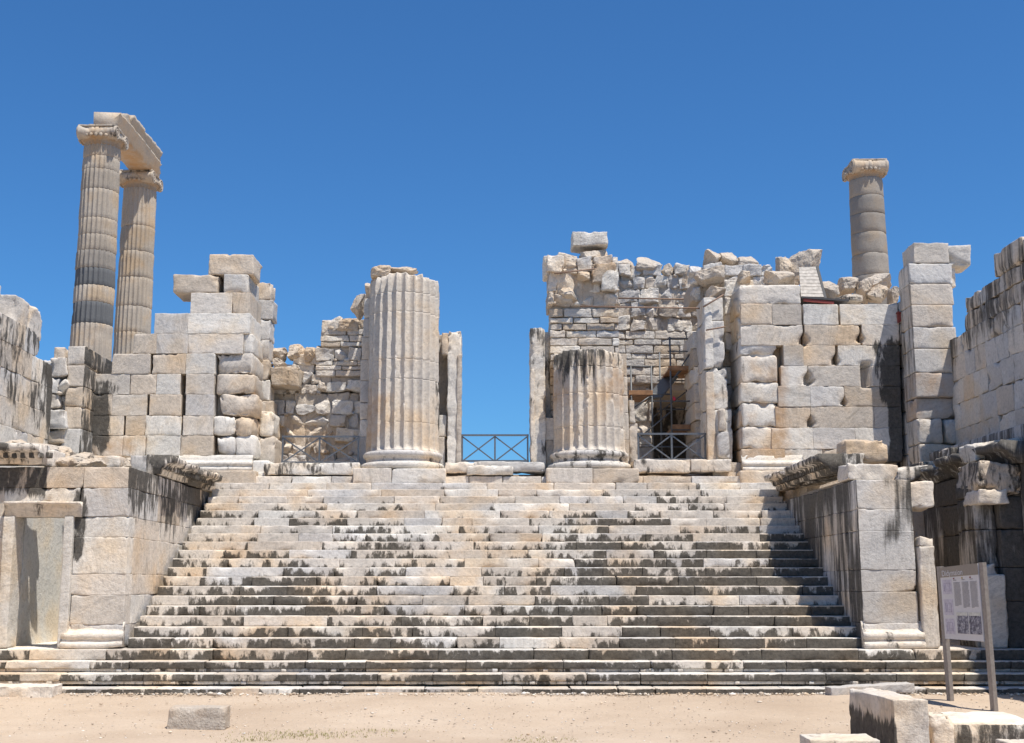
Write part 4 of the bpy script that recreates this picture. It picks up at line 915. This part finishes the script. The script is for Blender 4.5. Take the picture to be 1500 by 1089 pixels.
fc1 = tall_column('nearer of the two distant fluted columns, banded with blue grey drums', c1.x, Yc1, ZC0, c1.z, 1.02, .87, True, lambda f: bands1(f), J1, 1)
capital(fc1, c1.x, Yc1, c1.z - .02, .87)
fc2 = tall_column('farther distant fluted column carrying the rear end of the architrave', c2.x, Yc2, ZC0, c2.z, 1.02, .87, True, lambda f: .16, [.12, .2, .3, .38, .45, .55, .63, .72, .80, .88], 2)
capital(fc2, c2.x, Yc2, c2.z - .02, .87)
za = c1.z + .89
M = MB(); xl, xr = -.38, .80
lowp = [(xl, 0), (xr, 0), (xr, .34), (xr + .05, .36), (xr + .05, .74), (xr + .10, .78), (xr + .15, .86), (xl - .05, .88)]
M.prism(lowp, (c1.x, Yc1 - .25, za - .02), (c2.x, Yc2 + .75, za - .02), (1, 0, 0), res=.2, rough=.03, stain=.26, chip=.10, ochre=lambda v: np.where(v[:, 2] < za + .02, .55, .05))
upp = [(.2, .86), (xr + .02, .86), (xr + .03, 1.25), (xr + .12, 1.32), (xr + .16, 1.48), (.25, 1.50)]
M.prism(upp, (c1.x, Yc1 + 1.7, za), (c2.x, Yc2 + .65, za), (1, 0, 0), res=.2, rough=.035, stain=.26, chip=.22)
M.rock((c1.x + .5, Yc1 + 1.6, za + 1.1), (.66, 1.7, .8), pw=4, cuts=8, rough=.1, stain=.26)
tag(M.build('architrave', FAR), 'stepped architrave beam spanning the two distant fluted columns', 'architrave')
toprock('capital_stone', 'broken slab lying on the capital of the nearer distant column', 127, 162, 179, 190, Yc1 - .8, 1.4, boxy=5, rough=.15, stain=.2)
Yc3 = 58.5; c3 = P(1268, 266, Yc3)
J3 = [.08, .16, .25, .33, .41, .49, .57, .645, .70, .765, .83, .89, .945]
fc3 = tall_column('lone distant unfluted grey column with an ionic capital on the right', c3.x, Yc3, ZC0, c3.z, 1.0, .80, False, lambda f: -.38 - .26 * math.sin(f * 23), J3, 3)
capital(fc3, c3.x, Yc3, c3.z - .02, .80)

# ------------------------------------------------------------------ railings
def railing(label, xs_, yt, yb, Y):
    r = thing('railing', label, 'railing', (PXx((xs_[0] + xs_[-1]) / 2, yb, Y), Y, PZ(yb, Y)), 'grey metal railings on the landing')
    zt, zb = PZ(yt, Y), PZ(yb, Y); xx = [PXx(x, (yt + yb) / 2, Y) for x in xs_]
    for x in xx:
        M = MB(); M.bar((x, Y, zb), (x, Y, zt), .045, .045, up=(0, 1, 0)); M.build('post', METAL, r, smooth=False)
    for z in (zt, zb + .06):
        M = MB(); M.bar((xx[0] - .03, Y - .03, z), (xx[-1] + .03, Y - .03, z), .02, .05); M.build('rail', METAL, r, smooth=False)
    for a, b in zip(xx[:-1], xx[1:]):
        M = MB(); M.bar((a, Y - .01, zb + .05), (b, Y - .01, zt - .03), .016, .035); M.build('brace', METAL, r, smooth=False)
        M = MB(); M.bar((a, Y + .01, zt - .03), (b, Y + .01, zb + .05), .016, .035); M.build('brace', METAL, r, smooth=False)
railing('grey metal railing with crossed braces in front of the low rubble wall on the left', [414, 468, 525], 640, 681, 33.0)
railing('grey metal railing with crossed braces against the sky in the central gap', [677, 725, 773], 638, 679, 33.1)
railing('grey metal railing with crossed braces in front of the scaffold on the right', [935, 984, 1033], 636, 677, 32.9)

# ------------------------------------------------------------------ scaffold
scf = thing('scaffold', 'steel tube scaffold with plank decks in the shaded right doorway', 'scaffold', (5.2, 35, 4.95))
S1, S2 = 34.6, 36.1
def sp(px, py, Y): return P(px, py, Y)
zlo = 4.95
for px, yt, Y in [(981, 494, S1), (1022, 494, S1), (954, 536, S1), (924, 536, S1), (966, 516, S2), (1004, 505, S2), (1027, 500, S2)]:
    a = sp(px, yt, Y); M = MB(); M.tube((a.x, Y, zlo), a, .026); M.build('standard', GALV, scf)
for xa, xb, y, Y in [(981, 1023, 496, S1), (981, 1023, 515, S1), (981, 1024, 541, S1), (924, 955, 537, S1), (924, 981, 578, S1), (955, 1024, 588, S1), (966, 1030, 558, S2), (986, 1028, 630, S1), (936, 1026, 655, S1 + .1), (966, 1028, 600, S2)]:
    a = sp(xa, y, Y); b = sp(xb, y, Y); M = MB(); M.tube((a.x - .06, Y, a.z), (b.x + .06, Y, a.z), .022); M.build('ledger', GALV, scf)
for px, y in [(981, 541), (1023, 541), (954, 582), (924, 582), (1024, 630), (986, 630)]:
    a = sp(px, y, S1); M = MB(); M.tube((a.x, S1 - .05, a.z), (a.x, S2 + .05, a.z), .02); M.build('transom', GALV, scf)
for (xa, ya, xb, yb, Y) in [(983, 603, 935, 643, S1 - .06), (1022, 500, 984, 560, S1 + .05), (956, 612, 1004, 575, S2), (981, 560, 1000, 541, S1 + .03), (1024, 560, 1010, 541, S1 + .04), (987, 640, 1024, 590, S2), (928, 598, 953, 580, S1)]:
    a = sp(xa, ya, Y); b = sp(xb, yb, Y); M = MB(); M.tube(a, b, .02); M.build('diagonal_brace', GALV, scf)
for xa, xb, y in [(980, 1025, 543), (922, 955, 579), (986, 1029, 629)]:
    a = sp(xa, y, S1); b = sp(xb, y, S1); M = MB()
    for i in range(6): M.block(a.x, b.x, S1 + .02 + i * .25, S1 + .255 + i * .25, a.z + .02, a.z + .07, rad=.005, chip=0, rough=.003, res=.4)
    M.block(a.x - .02, b.x + .02, S1 - .035, S1 + .0, a.z + .0, a.z + .13, rad=.004, chip=0, rough=.002, res=.4)
    M.build('deck', WOOD, scf)
a = sp(986, 628, S1 + .2); b = sp(966, 560, S2 - .3)
M = MB(); a = sp(958, 584, S1 + .4); b = sp(986, 548, S2 - .2); M.bar(a, b, .5, .05); M.build('ladder', GALV, scf, smooth=False)
M = MB(); a = sp(988, 584, S1 - .05); M.rock((a.x, a.y, a.z), (.10, .08, .13), pw=3, rough=.1); 
tag(M.build('cap', plain('red_plastic', (.45, .02, .05), .5)), 'small red plastic bag tied to the scaffold', 'bag')
for (xa, ya, xb, yb, Y, lb) in [(812, 401, 872, 394, 33.1, 'thin tie rod across the boulders of the high core wall'), (905, 437, 1031, 439, 35.6, 'upper thin tie rod in front of the wide rubble wall'), (850, 449, 1026, 452, 33.3, 'lower thin tie rod running from the high core wall to the right'), (1030, 450, 1060, 432, 32.5, 'rusty strap wrapped round the top of the tall weathered jamb'), (1034, 484, 1062, 479, 32.5, 'rusty strap wrapped round the tall weathered jamb below its top')]:
    M = MB(); M.tube(P(xa, ya, Y), P(xb, yb, Y), .022); tag(M.build('tie_rod', RUST), lb, 'tie rod', 'tie rods holding the ruined walls')

# weathered boards and roofing sheet above the right wall
M = MB(); Yw = 33.0; q = [P(1170, 393, Yw + .9), P(1197, 392, Yw + .9), P(1208, 437, Yw), P(1173, 436, Yw)]
for i in range(9):
    f0, f1 = i / 9 + .006, (i + 1) / 9 - .006
    a0 = q[0].lerp(q[3], f0); a1 = q[1].lerp(q[2], f0); b0 = q[0].lerp(q[3], f1); b1 = q[1].lerp(q[2], f1); n = Vector((0, -.03, .02))
    M.add([x[:] for x in (a0, a1, b1, b0, a0 + n, a1 + n, b1 + n, b0 + n)], q=[(0, 1, 2, 3), (7, 6, 5, 4), (0, 4, 5, 1), (1, 5, 6, 2), (2, 6, 7, 3), (3, 7, 4, 0)])
tag(M.build('weathered_board', PALEWOOD, smooth=False), 'grey slatted weathered board leaning on the top of the pale ashlar wall', 'board')
M = MB(); M.bar(P(1197, 391, Yw + .87), P(1209, 438, Yw - .04), .07, .06); tag(M.build('batten', plain('dark_batten', (.05, .05, .05), .7), smooth=False), 'dark batten along the right edge of the weathered board', 'batten')
SHEET = plain('dark_roof_sheet', (.06, .055, .055), .6); REDS = plain('red_oxide_steel', (.22, .04, .03), .6)
shd = thing('roof_sheet', 'dark roofing sheet with a red steel edge below the weathered board', 'roof sheet', P(1205, 442, 32.6))
M = MB(); a = P(1174, 435, 32.5); b = P(1243, 441, 32.5); M.bar((a.x, 32.9, a.z - .02), (b.x, 32.9, b.z), .9, .05); M.build('sheet', SHEET, shd, smooth=False)
M = MB(); M.bar((a.x + .05, 32.5, a.z - .09), (b.x - .4, 32.5, b.z - .06), .06, .07); M.build('edge_beam', REDS, shd, smooth=False)
M = MB(); a = P(1315, 455, 32.1); b = P(1331, 461, 32.1); c = P(1316, 473, 32.1); M.bar((a.x, 32.5, a.z - .04), (b.x, 32.5, b.z - .04), .8, .05)
M.add([(a.x, 32.12, a.z - .08), (b.x, 32.12, b.z - .08), (c.x, 32.12, c.z), (a.x, 32.2, a.z - .08), (b.x, 32.2, b.z - .08), (c.x, 32.2, c.z)], q=[(0, 1, 4, 3), (1, 2, 5, 4), (2, 0, 3, 5)], t=[(2, 1, 0), (3, 4, 5)])
tag(M.build('steel_bracket', REDS, smooth=False), 'red steel bracket in the corner right of the pale ashlar wall', 'bracket')

# ------------------------------------------------------------------ information board
def text_mesh(txt, size, mat, parent, M4):
    cu = bpy.data.curves.new('lettering', 'FONT'); cu.body = txt; cu.size = size; cu.extrude = .001; cu.resolution_u = 3
    tmp = bpy.data.objects.new('tmp_lettering', cu); COL.objects.link(tmp); bpy.context.view_layer.update()
    me = bpy.data.meshes.new_from_object(tmp.evaluated_get(bpy.context.evaluated_depsgraph_get())); bpy.data.objects.remove(tmp)
    me.transform(M4); me.materials.clear(); me.materials.append(mat)
    o = bpy.data.objects.new('lettering', me); COL.objects.link(o); o.parent = parent; return o
bA, bB = G(1393, 1033), G(1457, 1043)
sg = thing('information_board', 'grey and white information board on two steel posts in front of the right podium', 'information board', ((bA.x + bB.x) / 2, (bA.y + bB.y) / 2, 0))
POST = plain('painted_steel_post', (.30, .27, .25), .5, .3); POSTL = POST
tA, tB = P(1377, 830, bA.y), P(1439, 824, bB.y)
nrm = Vector((bB.y - bA.y, -(bB.x - bA.x), 0)).normalized()
if nrm.dot(Vector((bA.x, bA.y, 0))) > 0: nrm = -nrm
alng = Vector((bB.x - bA.x, bB.y - bA.y, 0)).normalized()
for a, b in ((bA, tA), (bB, tB)):
    M = MB(); M.bar((a.x, a.y, -.1), b, .11, .07, up=nrm); M.build('post', POST, sg, smooth=False)
def bp(u, v, d=0.):
    """point on the board: u across 0..1, v up 0..1, d proud of the face"""
    a = bA.lerp(tA, .0); lo_a = bA + (tA - bA) * .475; hi_a = tA - (tA - bA) * .01; lo_b = bB + (tB - bB) * .464; hi_b = tB - (tB - bB) * .005
    lo = lo_a.lerp(lo_b, u); hi = hi_a.lerp(hi_b, u); return lo.lerp(hi, v) + nrm * (.05 + d)
def plate(M, u0, u1, v0, v1, d, th=.004):
    c = [bp(u0, v0, d), bp(u1, v0, d), bp(u1, v1, d), bp(u0, v1, d)]; k = [x - nrm * th for x in c]
    M.add([x[:] for x in c + k], q=[(0, 1, 2, 3), (7, 6, 5, 4), (0, 4, 5, 1), (1, 5, 6, 2), (2, 6, 7, 3), (3, 7, 4, 0)])
WHITE = plain('printed_white', (.62, .61, .62), .35, 0, .03); TAUPE = plain('taupe_header', (.27, .235, .20), .4, 0, .04); INK = plain('grey_ink', (.30, .29, .31), .5); LILAC = plain('lilac_print', (.52, .49, .56), .4)
DRED = plain('dark_red_print', (.22, .04, .05), .5); YEL = plain('yellow_print', (.45, .33, .08), .5)
M = MB(); plate(M, .05, .95, .0, 1., .0, .03); pn = M.build('panel', WHITE, sg, smooth=False)
M = MB(); plate(M, .05, .95, .855, 1., .006); hd = M.build('header', TAUPE, pn, smooth=False)
o_ = bp(.10, .872, .009); ux = (bp(1, .87) - bp(0, .87)).normalized(); uz = (bp(0, 1) - bp(0, 0)).normalized()
M4 = Matrix.Identity(4)
for i in range(3): M4[i][0] = ux[i]; M4[i][1] = uz[i]; M4[i][2] = nrm[i]; M4[i][3] = o_[i]
bw = (bp(1, .5) - bp(0, .5)).length
text_mesh('Didymaion', bw * .115, WHITE, pn, M4)
for ci, (u0, rows_) in enumerate([(.36, 26), (.555, 28), (.745, 28)]):
    v = .775; M = MB()
    for r_ in range(rows_):
        u = u0; end = u0 + .155 * (1 if r_ < rows_ - 1 else .5)
        while u < end - .012:
            wl = rnd.uniform(.012, .034); plate(M, u, min(u + wl, end), v - .006, v, .005, .003); u += wl + .006
        v -= .0125
    plate(M, u0, u0 + .07, .800, .810, .005, .003)
    M.build('text_column', INK, pn, smooth=False)
M = MB()
for v0, v1 in ((.62, .82), (.33, .55), (.07, .28)):
    plate(M, .09, .31, v0, v1, .003, .002)
pl_ = M.build('plan_drawing', LILAC, pn, smooth=False)
M = MB()
for v0, v1 in ((.62, .82), (.33, .55), (.07, .28)):
    h_ = v1 - v0
    for a, b, c, d in ((.13, .27, .2, .22), (.13, .27, .74, .76), (.13, .138, .2, .76), (.262, .27, .2, .76), (.17, .176, .3, .7), (.2, .24, .34, .36)): plate(M, a, b, v0 + h_ * c, v0 + h_ * d, .006, .002)
M.build('plan_lines', plain('violet_line', (.33, .29, .40), .5), pl_, smooth=False)
def photo_mat():
    m = bpy.data.materials.new('ruin_photo'); m.use_nodes = True; nt = m.node_tree; L = nt.links.new; b = nt.nodes['Principled BSDF']; b.inputs['Roughness'].default_value = .35
    g = N(nt, 'ShaderNodeNewGeometry'); n = N(nt, 'ShaderNodeTexNoise', i_Scale=14., i_Detail=8., i_Roughness=.75); L(g.outputs['Position'], n.inputs[0])
    r = ramp(nt, [(.38, (.02, .02, .035)), (.5, (.16, .16, .22)), (.62, (.50, .50, .52))]); L(n.outputs[0], r.inputs[0]); L(r.outputs[0], b.inputs['Base Color']); return m
PH = photo_mat()
for u0, u1 in ((.375, .635), (.66, .93)):
    M = MB(); plate(M, u0, u1, .085, .33, .005, .003); M.build('picture', PH, pn, smooth=False)
    M = MB(); plate(M, u0, u1, .325, .37, .007, .003); M.build('picture_sky', plain('pale_print', (.60, .60, .55), .4), pn, smooth=False)
for i, u in enumerate((.36, .555, .745)):
    M = MB(); plate(M, u, u + .028, .818, .838, .006, .003); M.build('flag_mark', DRED if i != 1 else YEL, pn, smooth=False)

# ------------------------------------------------------------------ foreground blocks
def fblock(label, x0, x1, y0, y1, h, rot=0., chip=.07, rad=.012, stain=.15, warp=.0, z0=-.05, tilt=0., rough=.012, mat=None, group='cut blocks lying on the sandy ground', ochre=.05):
    M = MB(); c = Vector(((x0 + x1) / 2, (y0 + y1) / 2, 0)); m4 = Matrix.Translation(c) @ Matrix.Rotation(rot, 4, 'Z')
    M.block(x0 - c.x, x1 - c.x, y0 - c.y, y1 - c.y, z0, h, rad=rad, chip=chip, rough=rough, warp=warp, res=.045, stain=stain, ochre=ochre, tilt=tilt, mat=m4, freq=3.5)
    o = M.build('fallen_block', mat or ASHLAR); return tag(o, label, 'stone block', group)
fblock('small tan oblong block lying alone on the sand at the left', -4.68, -3.86, 18.2, 18.62, .285, rot=.02, chip=.05, stain=.2, tilt=0, mat=MORTAR, ochre=.25)
fblock('big upright block with a black stained left face at the lower right', 4.70, 5.13, 15.15, 16.9, .66, rot=.02, chip=.09, stain=lambda v: np.where(v[:, 0] < 4.76, .34 + .30 * np.clip((.52 - v[:, 2]) / .2, 0, 1), .20), rough=.02)
fblock('small pitted block wedged between the big upright block and the long low block', 5.45, 5.72, 15.95, 16.5, .40, chip=.12, stain=.46, rough=.03)
fblock('long low slab with a dark front beside the information board', 5.76, 6.98, 16.2, 17.7, .28, rot=-.04, chip=.08, stain=lambda v: np.where(v[:, 2] > .265, .16, .58), rough=.02)
fblock('pale cut block in the lower right corner', 5.62, 6.5, 13.5, 14.35, .31, rot=.12, chip=.12, stain=lambda v: np.where(v[:, 2] > .29, .16, .48), rough=.02)
fblock('grey block cut off by the lower edge left of the big upright block', 3.52, 4.30, 14.3, 14.9, .30, rot=-.03, chip=.08, stain=lambda v: np.where(v[:, 0] < 3.8, .45, .22))
fblock('narrow tilted slab leaning on the lowest step near the information board', 5.92, 7.42, 22.5, 22.9, .26, rot=.03, chip=.05, tilt=.05, stain=.26, ochre=.15, z0=0.10)
fblock('low slab with a rough front at the foot of the steps on the left', -9.6, -7.83, 22.45, 23.0, .25, rot=.0, chip=.06, stain=.30, rough=.03)
fblock('rounded stone cut by the left edge of the picture', -7.5, -6.80, 16.9, 17.5, .30, chip=.15, rad=.05, stain=lambda v: np.where(v[:, 2] > .2, .15, .5))

# ------------------------------------------------------------------ gravel, weeds, grass
r2_ = np.random.RandomState(11); M = MB(); v_, f_ = ICO[1]
n_p = 6000
for i in range(n_p):
    y = 22.9 - 9.6 * r2_.rand() ** 1.0; x = (r2_.rand() * 2 - 1) * (.46 * y + .6); s_ = min(.035, .004 * (1 + r2_.exponential(1.0)))
    M.add(v_ * np.array([s_ * r2_.uniform(.8, 1.5), s_ * r2_.uniform(.8, 1.5), s_ * .55]) + np.array([x, y, .0 + rise(y)]), t=f_)
for i in range(1500):
    y = 23.0 - abs(r2_.normal(0, .22)); x = r2_.uniform(-10.5, 10.5); s_ = min(.05, .008 * (1 + r2_.exponential(1.0)))
    M.add(v_ * np.array([s_ * r2_.uniform(.8, 1.5), s_, s_ * .7]) + np.array([x, y, rise(y)]), t=f_)
gv = M.build('gravel', stone('gravel_stone', [(.50, .41, .32), (.56, .47, .37), (.74, .69, .62), (.40, .33, .26), (.66, .58, .48)], bump=.2, vein=.02)); gv['kind'] = 'stuff'
LEAF = plain('weed_leaf', (.10, .13, .035), .7, 0, .35, 30.); DRY = plain('dry_grass', (.30, .27, .11), .8, 0, .3, 20.)
def tuft(M, x, y, n, h, sp_):
    for i in range(n):
        a = rnd.uniform(0, 6.283); r = rnd.uniform(0, sp_); l = h * rnd.uniform(.5, 1.1); b = Vector((x + r * math.cos(a), y + r * math.sin(a), -.015 + float(rise(y)))); d = Vector((math.cos(a) * l * .5, math.sin(a) * l * .5, l)); s = Vector((-math.sin(a), math.cos(a), 0)) * l * .10
        M.add([(b - s)[:], (b + s)[:], (b + d * .6 + s * 1.3)[:], (b + d)[:], (b + d * .6 - s * 1.3)[:]], q=[(0, 1, 2, 4)], t=[(4, 2, 3)])
for px, py, lb, n, h in [(156, 1010, 'taller green weed at the foot of the steps on the left', 40, .22), (168, 1014, 'small green weed right of the taller weed', 22, .10), (364, 1014, 'single green weed at the foot of the steps', 22, .12), (112, 1016, 'flat dry weed near the rough slab', 40, .06)]:
    g = G(px, py + 2); M = MB(); tuft(M, g.x, g.y, n, h, .08 if n > 30 else .05)
    tag(M.build('weed', LEAF), lb, 'weed', 'weeds along the lowest step')
M = MB()
for cx_, cy_, sx_, sy_, n in [(450, 1076, .9, .25, 420), (790, 1084, .5, .2, 120), (700, 1016, .5, .06, 60), (380, 1084, .6, .2, 160), (560, 1070, .4, .12, 60)]:
    g = G(cx_, cy_)
    for i in range(n): tuft(M, g.x + rnd.gauss(0, sx_ * .6), g.y + rnd.gauss(0, sy_), 2, .030, .02)
gs = M.build('grass', DRY); gs['kind'] = 'stuff'
